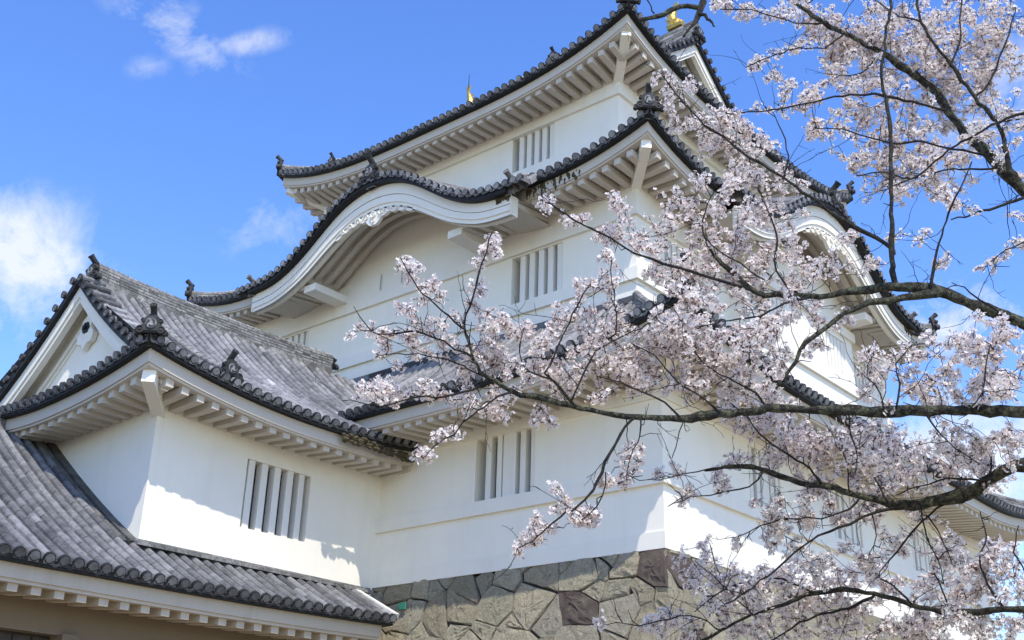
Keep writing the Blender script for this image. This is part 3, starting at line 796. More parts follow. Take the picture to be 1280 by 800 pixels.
    for sg in (-1, 1):      # low ridges at the two springing points, each with a tile rod
        rm = MB(); d = sg*(KW+0.02)
        ridge_body(rm, [P(d, q, zroof(d, q)+0.02) for q in np.linspace(-0.02, 2.6, 8)], 0.26, 0.16, 2, 0.085)
        dd = n*0.85+Z*0.45; a = P(d, 0.05, zroof(d, 0)+0.25)
        rm.tube([a, a+dd*0.15, a+dd*0.26], [0.075, 0.07, 0.075], 12, 0.4); rm.disc(a+dd*0.27, dd, 0.085, 0.04, 14, 0.4)
        rm.build('edge_ridge', M_RIDGE, kr)
    # weathered dark edge boards by the springing points
    wb = MB()
    for sg in (-1, 1):
        for k in range(110 if sg > 0 else 0):
            d = sg*(KW-0.45+rng.uniform(0, 1.0)**1.4*2.2); r = rng.uniform(0.018, 0.05)
            on = abs(d) < KW
            c = P(d, 0.035 if on else 0.552, (kzs(d)-rng.uniform(0, 0.10)) if on else sl2.z(0, 0)-0.13-rng.uniform(0, 0.24)*rng.uniform(0.3, 1))
            wb.tube([c+Z*r*1.6, c+Z*r*0.3+e*r*0.3, c-Z*r*rng.uniform(1, 2.6)], [r*0.5, r*0.9, r*0.3], 5, 0.5)
    wb.build('moss', M_MOSS, kr)
    return kr
karahafu('front'); karahafu('side')

# ================================================================== hip-and-gable roofs
def irimoya(parent, O, ud, vd, halfU, v0, v1, ze, rise, U, Le, pw, ov, verge_in, gwall_in, pitch, rad, ridge_h, ends=(True, True), conc=0.25, ridge_w=0.42, vcut=None, ovend=None, s=1.0, rpitch=0.35, fish=False, ks=0.5, kv=0.72, ms=0.72, rin=-0.04):
    """ridge runs along vd through O; eaves at u=+-halfU and v=v0, v1 (hip ends where ends[i])."""
    O = np.array([O[0], O[1], 0.]); ud = np.array([*ud, 0.]); vd = np.array([*vd, 0.]); Z = np.array([0, 0, 1.])
    vm = (v0+v1)/2; H = (v1-v0)/2
    W = lambda u, v, z: O+ud*u+vd*v+Z*z
    root = None
    dv0 = verge_in
    for sg in (1, -1):                         # two long slopes
        mid = W(sg*halfU, vm, 0)[:2]; n = (ud*sg)[:2]
        e = vd[:2]*(1 if np.cross(np.array([*vd[:2], 0]), np.array([*n, 0]))[2] < 0 else -1)
        es = float(np.dot(e, vd[:2]))          # +1 when a grows with v
        sl = Slope(mid, e, n, H, halfU, ze, rise, U, Le, pw, conc)
        def dm(a, es=es):
            v = vm+es*a
            dl = v-v0 if ends[0] else 99; dr = v1-v if ends[1] else 99
            q = min(dl, dr)
            return halfU-0.06 if q > dv0 else max(0.0, q)
        mb = MB(); tile_rows(mb, sl, pitch, rad, dm)
        slab_under(mb, sl, H, dm, 0.10)
        if root is None: root = mb.build('tiled_roof', M_TILE, parent); S0 = sl
        else: mb.build('roof_slope', M_TILE, root)
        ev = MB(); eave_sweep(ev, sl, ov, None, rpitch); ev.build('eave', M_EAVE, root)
    zf = lambda d: ze+rise*prof(min(max(d, 0), halfU)/halfU, conc)
    for k, (vv, dr) in enumerate(((v0, 1), (v1, -1))):
        if not ends[k]: continue
        n = (-vd*dr)[:2]; mid = W(0, vv, 0)[:2]
        e = ud[:2]*(1 if np.cross(np.array([*ud[:2], 0]), np.array([*n, 0]))[2] < 0 else -1)
        sl = Slope(mid, e, n, halfU, halfU, ze, rise, U, Le, pw, conc)
        dm = lambda a: min(gwall_in+0.15, max(0.0, halfU-abs(a)))
        mb = MB(); tile_rows(mb, sl, pitch, rad, dm); slab_under(mb, sl, halfU, dm, 0.10)
        mb.build('roof_slope', M_TILE, root)
        ev = MB(); eave_sweep(ev, sl, ovend or ov, None, rpitch); ev.build('eave', M_EAVE, root)
        # gable: wall triangle, bargeboards, verge tiles
        vw = vv+dr*gwall_in; vb = vv+dr*verge_in
        gb = MB(); du = np.linspace(0, halfU-gwall_in*0.9, 13)
        for a, b in zip(du, du[1:]):
            for s2 in (1, -1):
                p = [W(s2*a, vw, zf(gwall_in)-0.5), W(s2*b, vw, zf(gwall_in)-0.5), W(s2*b, vw, zf(halfU-b)-0.06), W(s2*a, vw, zf(halfU-a)-0.06)]
                gb.add(p, [(0, 1, 2, 3)])
        # inner triangular moulding
        for s2 in (1, -1):
            for (off, wd, pr) in ((0.62, 0.10, 0.07), (0.80, 0.05, 0.04)):
                for a, b in zip(du[:-2], du[1:-1]):
                    A = W(s2*a, vw-dr*pr/2, zf(halfU-a)-off); B = W(s2*b, vw-dr*pr/2, zf(halfU-b)-off)
                    gb.beam(A, B, pr, wd, up=(0, 0, 1))
        gw = gb.build('gable_wall', M_PLASTER, root)
        bb = MB(); du2 = np.linspace(0, halfU-verge_in*0.72, 19)
        for s2 in (1, -1):
            for a, b in zip(du2, du2[1:]):
                for (t0, t1, q0, q1) in ((-0.10, -0.40, 0.06, 0.24), (-0.40, -0.52, 0.10, 0.24)):
                    v_f, v_b = vb+dr*q0, vb+dr*q1
                    za, zb = zf(halfU-a), zf(halfU-b)
                    bb.hexa([W(s2*a, v_f, za+t1), W(s2*b, v_f, zb+t1), W(s2*b, v_b, zb+t1), W(s2*a, v_b, za+t1),
                             W(s2*a, v_f, za+t0), W(s2*b, v_f, zb+t0), W(s2*b, v_b, zb+t0), W(s2*a, v_b, za+t0)])
                bb.add([W(s2*a, vb+dr*0.24, zf(halfU-a)-0.10), W(s2*b, vb+dr*0.24, zf(halfU-b)-0.10), W(s2*b, vw, zf(halfU-b)-0.10), W(s2*a, vw, zf(halfU-a)-0.10)], [(0, 1, 2, 3)])
        bb.build('bargeboard', M_TRIM, root)
        vt = MB(); L = halfU-verge_in*0.75; nn_ = int(L/(pitch*1.02))
        for s2 in (1, -1):
            for q in range(nn_+1):
                u = 0.16+q*(L-0.16)/nn_; z = zf(halfU-u)+0.14
                a, b = W(s2*u, vb-dr*0.10, z-0.01), W(s2*u, vb+dr*0.52, z+0.02)
                t = float(np.clip(rng.normal(0.55, 0.17), 0, 1))
                vt.tube([a, (a+b)/2, b], [rad*1.02, rad*0.98, rad*0.98], 10, t)
                vt.disc(a-vd*dr*0.012, -vd*dr, rad*1.16, 0.05, 14, 0.3)
            for a, b in zip(du2, du2[1:]):      # dark bed under the verge tiles
                za, zb = zf(halfU-a), zf(halfU-b)
                vt.hexa([W(s2*a, vb-dr*0.05, za-0.10), W(s2*b, vb-dr*0.05, zb-0.10), W(s2*b, vb+dr*0.50, zb-0.02), W(s2*a, vb+dr*0.50, za-0.02),
                         W(s2*a, vb-dr*0.05, za+0.09), W(s2*b, vb-dr*0.05, zb+0.09), W(s2*b, vb+dr*0.50, zb+0.09), W(s2*a, vb+dr*0.50, za+0.09)], 0.12)
        vt.build('verge_tiles', M_TILE, root)
        # gable pendant with an iron flower boss
        pn = MB(); zc = zf(halfU)-0.62-0.52*s
        vp = vb+dr*0.02
        out_ = [(0, 0.34), (0.17, 0.22), (0.15, 0.06), (0.27, -0.06), (0.22, -0.22), (0.10, -0.24), (0.0, -0.36), (-0.10, -0.24), (-0.22, -0.22), (-0.27, -0.06), (-0.15, 0.06), (-0.17, 0.22)]
        un = ud if np.cross(ud, Z)@(-vd*dr) > 0 else -ud
        pn.extrude([(a*1.25*s, b*1.25*s) for a, b in out_], W(0, vw-dr*0.14, zc), un, Z, 0.12)
        po = pn.build('gable_pendant', M_TRIM, gw)
        fb = MB(); c = W(0, vw-dr*0.17, zc+0.08)
        for q in range(6):
            t = q*PI/3; fb.disc(c+un*0.085*s*math.cos(t)+Z*0.085*s*math.sin(t), -vd*dr, 0.06*s, 0.06, 8, 0.2, rim=False)
        fb.disc(c-vd*dr*0.05, -vd*dr, 0.05*s, 0.08, 8, 0.2, rim=False)
        fb.build('flower_boss', M_IRON, po)
        # descending ridges just inside the verge, and the two hips
        for s2 in (1, -1):
            rb = MB(); vk = vb+dr*kv
            us = np.linspace(0.25, halfU-0.22, 18)
            pts = [W(s2*u, vk, zf(halfU-u)+S0.up(abs(vk-vm), halfU-u)+0.07) for u in us][::-1]
            ridge_body(rb, pts, 0.26, 0.13, 2, 0.085)
            ro = rb.build('descending_ridge', M_RIDGE, root)
            ridge_end(ro, pts[0]+ud*s2*0.06-Z*0.03, (ud*s2)[:2], ks)
            a = W(s2*(halfU-0.12), vv+dr*0.12, 0)[:2]; b = W(s2*(halfU-verge_in), vv+dr*verge_in, 0)[:2]
            hip_ridge(root, a, b, lambda t: zf(0.12+(verge_in-0.12)*t)+S0.up(S0.H-0.12-(verge_in-0.12)*t, 0.12+(verge_in-0.12)*t)+0.03, 0.68*s, 10)
            cz = ze+U
            cb = MB(); A = W(s2*(halfU-0.33), vv+dr*0.33, cz-0.66); B = W(s2*(halfU-ov-0.1), vv+dr*((ovend or ov)+0.1), ze+0.22*U-0.53)
            cb.beam(A, B, 0.25, 0.28); cb.build('corner_beam', M_TRIM, root)
    # main ridge
    ra = v0+verge_in+rin if ends[0] else v0; rb_ = v1-verge_in-rin if ends[1] else v1
    if vcut is not None: rb_ = vcut
    rm = MB(); pts = [W(0, v, ze+rise-0.02+0.10*abs((v-(ra+rb_)/2)/((rb_-ra)/2))**2.5) for v in np.linspace(ra, rb_, 28)]
    ridge_body(rm, pts, ridge_w, ridge_h, 5, 0.11)
    ro = rm.build('main_ridge', M_RIDGE, root)
    ridge_end(ro, pts[0]-vd*0.06, (-vd)[:2], ms*s, rod=not fish); ridge_end(ro, pts[-1]+vd*0.06, vd[:2], ms*s, rod=(vcut is None and not fish))
    return root, pts, zf, S0

troof, tpts, tzf, TS = irimoya(keep, (CX, CY), (0, 1), (1, 0), 6.60, -7.21, 7.21, 14.02, 4.42, 0.95, 6.5, 3.0, 1.30, 1.95, 2.55, 0.265, 0.082, 0.62, fish=True)

# gold dolphin-fish on the main ridge
def fish(P, d, spike, k=0.68):
    P = np.array(P, float); d = np.array([d, 0, 0.])*k; Z = np.array([0, 0, 1.])*(1.0 if spike else k)
    mb = MB()
    path = [(0.34, 0.18), (0.12, 0.24), (-0.14, 0.34), (-0.27, 0.58), (-0.26, 0.86), (-0.16, 1.12), (-0.05, 1.32)]
    rad = [k*q for q in (0.16, 0.28, 0.31, 0.28, 0.22, 0.15, 0.08)]
    pts = [P+d*a+Z*b for a, b in path]
    fine = []; fr = []
    for i in range(len(pts)-1):
        for t in (0, .33, .66):
            fine.append(pts[i]*(1-t)+pts[i+1]*t); fr.append((rad[i]*(1-t)+rad[i+1]*t)*(1.06 if t == .33 else 1.0))
    fine.append(pts[-1]); fr.append(rad[-1])
    mb.tube(fine, fr, 12)
    Y = np.array([0, 1., 0])
    # tail fan
    t = pts[-1]
    for a in (-0.55, -0.2, 0.15, 0.5):
        q = d*math.sin(a)+Z*math.cos(a); s = np.cross(q, Y)
        mb.add([t-s*0.05-Y*.03, t+s*0.05-Y*.03, t+q*0.34-Y*.012, t-s*0.05+Y*.03, t+s*0.05+Y*.03, t+q*0.34+Y*.012], [(0, 1, 2), (5, 4, 3), (0, 3, 4, 1), (1, 4, 5, 2), (2, 5, 3, 0)])
    # dorsal spines along the back and pectoral fins
    for i in range(2, len(fine)-3, 2):
        b = fine[i]; tg = fine[i+1]-fine[i-1]; tg /= np.linalg.norm(tg); s = np.cross(tg, Y)
        s = s if s@(-d*0.6-Z*0.1) > 0 else -s
        mb.add([b+s*fr[i]*.8-tg*.07-Y*.02, b+s*fr[i]*.8+tg*.05-Y*.02, b+s*(fr[i]+.12)+tg*.10, b+s*fr[i]*.8-tg*.07+Y*.02, b+s*fr[i]*.8+tg*.05+Y*.02], [(0, 1, 2), (4, 3, 2), (3, 0, 2), (1, 4, 2)])
    for sy in (-1, 1):
        b = pts[2]+Y*sy*0.2
        mb.add([b, b+d*0.10-Z*0.1, b+Y*sy*0.22-d*.12+Z*0.14, b+Y*sy*0.12-d*.22+Z*0.2], [(0, 1, 2, 3), (3, 2, 1, 0)])
    mb.box(P[0]-0.27, P[0]+0.27, P[1]-0.2, P[1]+0.2, P[2]-0.02, P[2]+0.12)
    o = mb.build('gold_fish_ornament', M_GOLD, keep, smooth=False)
    if spike:
        s = MB(); s.tube([pts[-1]+Z*0.02, pts[-1]+Z*0.85], [0.022, 0.008], 6); s.build('lightning_rod', M_IRON, o)
RZ = 0.62+0.08
fish((tpts[-1][0]-0.75, CY, tpts[-1][2]+RZ), 1, False)
fish((tpts[0][0]+0.45, CY, tpts[0][2]+RZ+0.12), -1, True)

# ================================================================== CORNER TURRET
AX, AY = -7.94, -6.20
tur = thing('corner_turret', 'low white turret with a grey hip-and-gable roof joined to the left of the tall keep', 'turret', (-11.0, -3.1, -0.2))
mb = MB()
aop = [(-3.89-AY, -2.13-AY, 0.65, 2.12)]
wall_face(mb, (-14.06, AY), (1, 0), 6.12, -0.6, 3.6)
wall_face(mb, (AX, AY), (0, 1), 6.20, -0.6, 3.6, aop)
wall_face(mb, (-14.06, 1.0), (0, -1), 7.2, -0.6, 3.6)
mb.build('wall', M_PLASTER, tur)
window(tur, (AX, AY), (0, 1), *aop[0], [(0.09, .17), (0.29, .17), (0.49, .17), (0.69, .17), (0.875, .15)], depth=0.42, bd=0.2)
irimoya(tur, (-11.0, 0), (1, 0), (0, 1), 4.32, -7.42, 1.9, 2.98, 3.12, 0.52, 4.5, 2.0, 1.26, 0.62, 1.12, 0.27, 0.078, 0.36, ends=(True, False), conc=0.34, vcut=0.55, ovend=1.22, rpitch=0.37, ks=0.68, kv=1.42, rin=0.32)
# mossy rot under the inner end of the eave
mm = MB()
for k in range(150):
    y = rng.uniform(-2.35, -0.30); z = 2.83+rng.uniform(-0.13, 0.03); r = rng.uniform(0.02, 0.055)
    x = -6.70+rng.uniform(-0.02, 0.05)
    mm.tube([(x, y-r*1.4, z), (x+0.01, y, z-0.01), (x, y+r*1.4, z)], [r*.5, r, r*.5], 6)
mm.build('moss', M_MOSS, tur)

# ================================================================== GATEHOUSE (lower roof)
GR = -12.4
gate = thing('gatehouse', 'low gatehouse with a sweeping grey tiled roof beneath the turret', 'gatehouse', (GR, -8, GZ))
YS, YN = -17.5, -0.72
EX = -6.42; grun = EX-GR
gz0, grise = -1.06, 3.85
sl = Slope((EX, (YS+YN)/2), (0, 1), (1, 0), (YN-YS)/2, grun, gz0, grise, 0.10, 6, 2, 0.22)
def gdm(a):
    y = (YS+YN)/2+a
    return grun-0.05 if y < AY-0.10 else (EX-AX)-0.02
mb = MB(); tile_rows(mb, sl, 0.268, 0.086, gdm, tshift=-0.10)
slab_under(mb, sl, (YN-YS)/2, gdm, 0.08, nseg=80)
groof = mb.build('tiled_roof', M_TILE, gate)
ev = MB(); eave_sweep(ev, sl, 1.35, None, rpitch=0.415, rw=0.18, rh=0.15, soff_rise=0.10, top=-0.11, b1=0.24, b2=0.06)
ev.build('eave', M_EAVE_SHADED, groof)
slb = Slope((GR-grun, (YS+AY)/2), (0, -1), (-1, 0), (AY-YS)/2, grun, gz0, grise, 0.1, 6, 2, 0.22)
mb = MB(); tile_rows(mb, slb, 0.30, 0.092, lambda a: grun-0.05); slab_under(mb, slb, (AY-YS)/2, lambda a: grun-0.05, 0.08)
mb.build('roof_slope', M_TILE, groof)
rm = MB(); ridge_body(rm, [(GR, y, gz0+grise-0.05) for y in np.linspace(YS, AY-0.3, 16)], 0.4, 0.3, 3, 0.1); rm.build('main_ridge', M_RIDGE, groof)
# flashing courses against the turret walls
fl = MB()
ys = np.linspace(AY-0.12, -0.22, 22)
for a, b in zip(ys, ys[1:]):
    z = sl.z(0, EX-AX)
    fl.beam((AX+0.10, a, z+0.085), (AX+0.10, b-0.006, z+0.085), 0.24, 0.07, tint=float(rng.uniform(0.2, 0.6)))
    fl.beam((AX+0.07, a, z+0.145), (AX+0.07, b-0.006, z+0.145), 0.15, 0.05, tint=float(rng.uniform(0.3, 0.7)))
ds_ = np.linspace(EX-AX-0.05, grun-0.1, 22)
for a, b in zip(ds_, ds_[1:]):
    A = sl.P(0, a, 0.10); B = sl.P(0, b, 0.10); A[1] = B[1] = AY-0.10
    fl.beam(A, B, 0.20, 0.13, tint=float(rng.uniform(0.0, 0.15)))
    A = A+(0, -0.20, -0.03); B = B+(0, -0.20, -0.03)
    fl.tube([A, B], [0.085, 0.085], 8, float(rng.uniform(0.0, 0.2)))
fl.build('wall_flashing', M_RIDGE, groof)
mo = MB(); A = sl.P((YN-YS)/2, 0.02, 0.10); B = sl.P((YN-YS)/2, EX-AX, 0.06)
mo.beam(A+(0, 0.06, 0), B+(0, 0.06, 0), 0.14, 0.10); mo.build('mortar_fillet', M_MORTAR, groof)
gx = -7.78
mb = MB()
gop = [(-13.2-YS, -7.55-YS, GZ, -2.03), (-4.62-YS, -3.52-YS, -3.4, -2.26)]
wall_face(mb, (gx, YS), (0, 1), YN+0.6-YS, GZ, -1.15, gop)
wall_face(mb, (-17.0, YS), (1, 0), 9.22, GZ, 2.2); wall_face(mb, (gx, YN+0.6), (-1, 0), 9.2, GZ, -1.15); wall_face(mb, (-17.0, AY), (0, -1), AY-YS, GZ, -1.2)
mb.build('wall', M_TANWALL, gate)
window(gate, (gx, YS), (0, 1), *gop[1], bars_even(4, 0.13, 0.2, 0.9), depth=0.3)
dr = MB()
y0, y1, zt = -13.2, -7.55, -2.03
dr.box(gx-0.42, gx-0.34, y0, y1, GZ, zt)
for k in range(16):
    yy = y0+(k+0.5)*(y1-y0)/16; dr.box(gx-0.34, gx-0.31, yy-0.16, yy+0.16, GZ+0.05, zt-0.05)
dr.build('gate_door', M_WOOD, gate)
fm = MB(); fm.box(gx-0.34, gx+0.10, y1, y1+0.34, GZ, zt+0.02); fm.box(gx-0.34, gx-0.002, y0, y1, zt-0.003, zt+0.0); fm.build('gate_post', M_TANWALL, gate)

# ================================================================== STONE BASE
base = thing('stone_base', 'fitted rough stone rampart wall under the white keep', 'stone wall', (-9, 8, GZ))
def clip(poly, a, b, wa=0.0, wb=0.0):                       # keep the part of poly nearer to a than b
    nx, ny = b[0]-a[0], b[1]-a[1]; kk = min(0.9, max(0.1, 0.5+(wa-wb)/(2*(nx*nx+ny*ny)+1e-6))); mx, my = a[0]+nx*kk, a[1]+ny*kk
    outp = []
    for i in range(len(poly)):
        p, q = poly[i], poly[(i+1) % len(poly)]
        sp = (p[0]-mx)*nx+(p[1]-my)*ny; sq = (q[0]-mx)*nx+(q[1]-my)*ny
        if sp <= 0: outp.append(p)
        if sp*sq < 0:
            t = sp/(sp-sq); outp.append((p[0]+(q[0]-p[0])*t, p[1]+(q[1]-p[1])*t))
    return outp
BAT = 0.24
def stone_face(org, e, n, L0, L1, depth, special, seed, u_corner_fn):
    """org at top corner, stones over u in [L0,L1] along e, w in [0,depth] down the battered face"""
    r = np.random.default_rng(seed)
    e = np.array([*e, 0.]); n = np.array([*n, 0.]); org = np.array(org, float)
    dn = np.array([0, 0, -1.])+n*BAT; dn /= np.linalg.norm(dn); nn = np.cross(e, -dn)
    nn = nn if nn@n > 0 else -nn
    seeds = [(s[0], s[1], s[2]) for s in special]
    cw, ch = 0.74, 0.52
    for j in range(-1, int(depth/ch)+2):
        for i in range(int((L0-1)/cw)-1, int((L1+1)/cw)+2):
            u = (i+(0.5 if j % 2 else 0)+r.uniform(-0.44, 0.44))*cw; wv = (j+0.5+r.uniform(-0.44, 0.44))*ch
            if any(abs(u-s[0]) < s[3] and abs(wv-s[1]) < s[4] for s in special): continue
            seeds.append((u, wv, 'n'))
    mbs = MB(); reds = []
    for q in range(int((L1-L0)*depth/9)):
        u, wv = r.uniform(L0, L1), r.uniform(0.1, depth)
        if not any(abs(u-s[0]) < s[3]*.9 and abs(wv-s[1]) < s[4]*.9 for s in special): seeds.append((u, wv, 'n'))
    S = np.array([(a, b) for a, b, _ in seeds]); WT = np.where(r.random(len(seeds)) < 0.3, 0.16, 0.0)+r.uniform(-0.06, 0.06, len(seeds))
    WT[:len(special)] = 0.10
    SQ = r.uniform(0.75, 1.0)
    asp = 1.0
    for k, (u, wv, kind) in enumerate(seeds):
        uc = u_corner_fn(wv)
        if u < L0-1.0 or u > L1+1.0 or wv < -0.8 or wv > depth+0.6: continue
        poly = [(L0, 0), (L1 if uc is None else L1, 0), (L1, depth), (L0, depth)]
        d = np.hypot(S[:, 0]-u, S[:, 1]-wv); idx = np.argsort(d)[1:24]
        for q in idx:
            poly = clip(poly, (u, wv), seeds[q], WT[k], WT[q])
            if len(poly) < 3: break
        if len(poly) < 3: continue
        c = np.mean(poly, axis=0)
        ar = 0.5*abs(sum(poly[i][0]*poly[(i+1) % len(poly)][1]-poly[(i+1) % len(poly)][0]*poly[i][1] for i in range(len(poly))))
        if ar < 0.015: continue
        # densify the outline, roughen it and inset for the joint
        P = []
        for i in range(len(poly)):
            a, b = np.array(poly[i]), np.array(poly[(i+1) % len(poly)]); m = max(1, int(np.linalg.norm(b-a)/0.16))
            for t in range(m): P.append(a+(b-a)*t/m)
        P = np.array(P); tilt = r.normal(0, 0.022, 2); lift = r.uniform(-0.014, 0.014); jw = r.uniform(0.0, 0.014); sq_ = r.normal(0, 0.012, 2)
        size = math.sqrt(ar)
        V = []; rings = 6; m = len(P)
        scl = [1-(0.008+jw)/size, 1-(0.012+jw)/size, 1-(0.040+jw)/size, 0.68, 0.40, 0.15]; hts = [-0.28, -0.02, 0.014, 0.022, 0.026, 0.026]
        for sc, hh in zip(scl, hts):
            for p in P:
                q = c+(p-c)*sc+sq_*(sc < 1.0)
                if hh > -0.2: q = q+r.normal(0, 0.007, 2)
                h = hh+(lift+tilt@(q-c)+r.normal(0, 0.011) if hh > 0.01 else 0)
                # corner: fold the stone on the batter line
                x = org+e*q[0]+dn*q[1]+nn*h
                V.append(x)
        Fs = [(a*m+i, a*m+(i+1) % m, (a+1)*m+(i+1) % m, (a+1)*m+i) for a in range(rings-1) for i in range(m)]
        Fs.append(tuple((rings-1)*m+i for i in range(m)))
        t = float(r.uniform(0, 1))
        if kind == 'n': mbs.add(V, Fs, t)
        else:
            rm = MB(); rm.add(V, Fs, t); reds.append((rm, kind))
    return mbs, reds, (org, e, dn, nn)
DEP = (-GZ)/math.cos(math.atan(BAT))+0.1
# the front face runs left from the corner, the side face right; u stays measured from the top corner
front_special = [(-0.10, 0.36, 'dark red-brown squared corner stone under the white wall', 0.80, 0.42), (-2.05, 1.12, 'dark red-brown block set in the grey stone wall', 0.50, 0.42)]
m1, r1, fr1 = stone_face((0, 0, 0), (1, 0), (0, -1), -18.6, 0.0, DEP, front_special, 5, lambda w: None)
m2, r2, fr2 = stone_face((0, 0, 0), (0, 1), (1, 0), 0.0, 17.3, DEP, [(0.5, 0.40, 'dark red-brown corner stone on the shaded side of the stone wall', 0.7, 0.4), (0.75, 1.9, 'dark red-brown stone low in the side wall', .6, .4)], 9, lambda w: None)
def widen(m, axis):      # the battered faces spread towards the foot: stretch each face out to the arris
    for i, p in enumerate(m.v):
        p = list(p); sp = -p[2]*BAT
        L = 18.6 if axis == 0 else 17.3
        if axis == 0:
            f = max(0, min(1, (p[0]+6.0)/6.0)); p[0] += sp*f
        else:
            f = max(0, min(1, (6.0-p[1])/6.0)); p[1] -= sp*f
        m.v[i] = tuple(p)
for m, ax, reds in ((m1, 0, r1), (m2, 1, r2)):
    widen(m, ax); m.build('stonework', M_STONE, base)
    for rm, lab in reds:
        widen(rm, ax); o = rm.build('stone', M_REDSTONE, base); o['label'] = lab
ea = MB()
sp = -GZ*BAT
top4 = [(-18.55, 0.03, -0.05), (-0.03, 0.03, -0.05), (-0.03, 17.3, -0.05), (-18.55, 17.3, -0.05)]
bot4 = [(-18.55, -sp+0.10, GZ), (sp-0.10, -sp+0.10, GZ), (sp-0.10, 17.3, GZ), (-18.55, 17.3, GZ)]
ea.hexa(bot4+top4); ea.build('earth_core', M_SOIL, base)
# short return of stonework below the turret wall
gp = MB(); pc = np.array([-6.70, -0.26, -0.56])
gp.hexa([pc+(a, b, c) for c in (-0.075, 0.075) for a, b in ((-0.10, -0.012), (0.10, -0.012), (0.12, 0.012), (-0.11, 0.012))])
tag(gp.build('green_plate', M_GREEN), 'small green plate wedged between stones by the lower roof end', 'plate')
#TREE#
# ================================================================== CHERRY TREE
def px2w(x, y, D):
    v = CF+CR*((x-640)/FPX)-CU*((y-400)/FPX)
    return CAM+v*D
RtH = np.array([math.cos(_y), math.sin(_y), 0.]); FH = np.array([-math.sin(_y), math.cos(_y), 0.])
T0 = CAM+RtH*4.9+FH*5.6; T0[2] = GZ
tree = thing('cherry_tree', 'old blossoming cherry tree reaching pale pink sprays in front of the keep', 'tree', tuple(T0))
tr = np.random.default_rng(21)
def smooth_path(P, step=0.045):
    P = np.array(P, float); Q = []
    n = len(P)
    for i in range(n-1):
        p0, p1, p2, p3 = P[max(i-1, 0)], P[i], P[i+1], P[min(i+2, n-1)]
        m = max(2, int(np.linalg.norm(p2-p1)/step))
        for t in np.linspace(0, 1, m, endpoint=False):
            Q.append(0.5*((2*p1)+(-p0+p2)*t+(2*p0-5*p1+4*p2-p3)*t*t+(-p0+3*p1-3*p2+p3)*t**3))
    Q.append(P[-1]); return np.array(Q)
class TubeSet:
    """many tubes into one mesh, bulk"""
    def __init__(s): s.mb = MB()
    def add(s, pts, rad, n, tint): s.mb.tube(pts, rad, n, tint, cap=False)
def knobby(pts, r0, r1, amp, n, pw=1.0):
    k = len(pts); R = []
    ph = tr.uniform(0, 6, 4)
    for i in range(k):
        t = i/(k-1); r = r0+(r1-r0)*t**pw
        w_ = 1+amp*(math.sin(i*0.9+ph[0])*0.5+math.sin(i*0.37+ph[1])*0.6)
        R.append([r*w_*(1+amp*tr.normal(0, 0.55)) for _ in range(n)])
    return R
trunk = MB()
tp_ = smooth_path([T0+(0, 0, -0.2), T0+(0.05, 0.0, 0.6), T0-RtH*0.1+(0, 0, 1.6), T0-RtH*0.25+FH*0.1+(0, 0, 2.6), T0-RtH*0.2+FH*0.25+(0, 0, 3.9), T0+RtH*0.1+FH*0.35+(0, 0, 5.4), T0+RtH*0.0+FH*0.5+(0, 0, 7.2), T0-RtH*0.25+FH*0.6+(0, 0, 8.6)], 0.12)
trunk.tube(tp_, knobby(tp_, 0.30, 0.03, 0.10, 14, 0.9), 14, 0.8)
trunk_o = trunk.build('trunk', M_BARK, tree, smooth=True)
def trunk_at(h): return tp_[np.argmin(np.abs(tp_[:, 2]-(GZ+h)))]

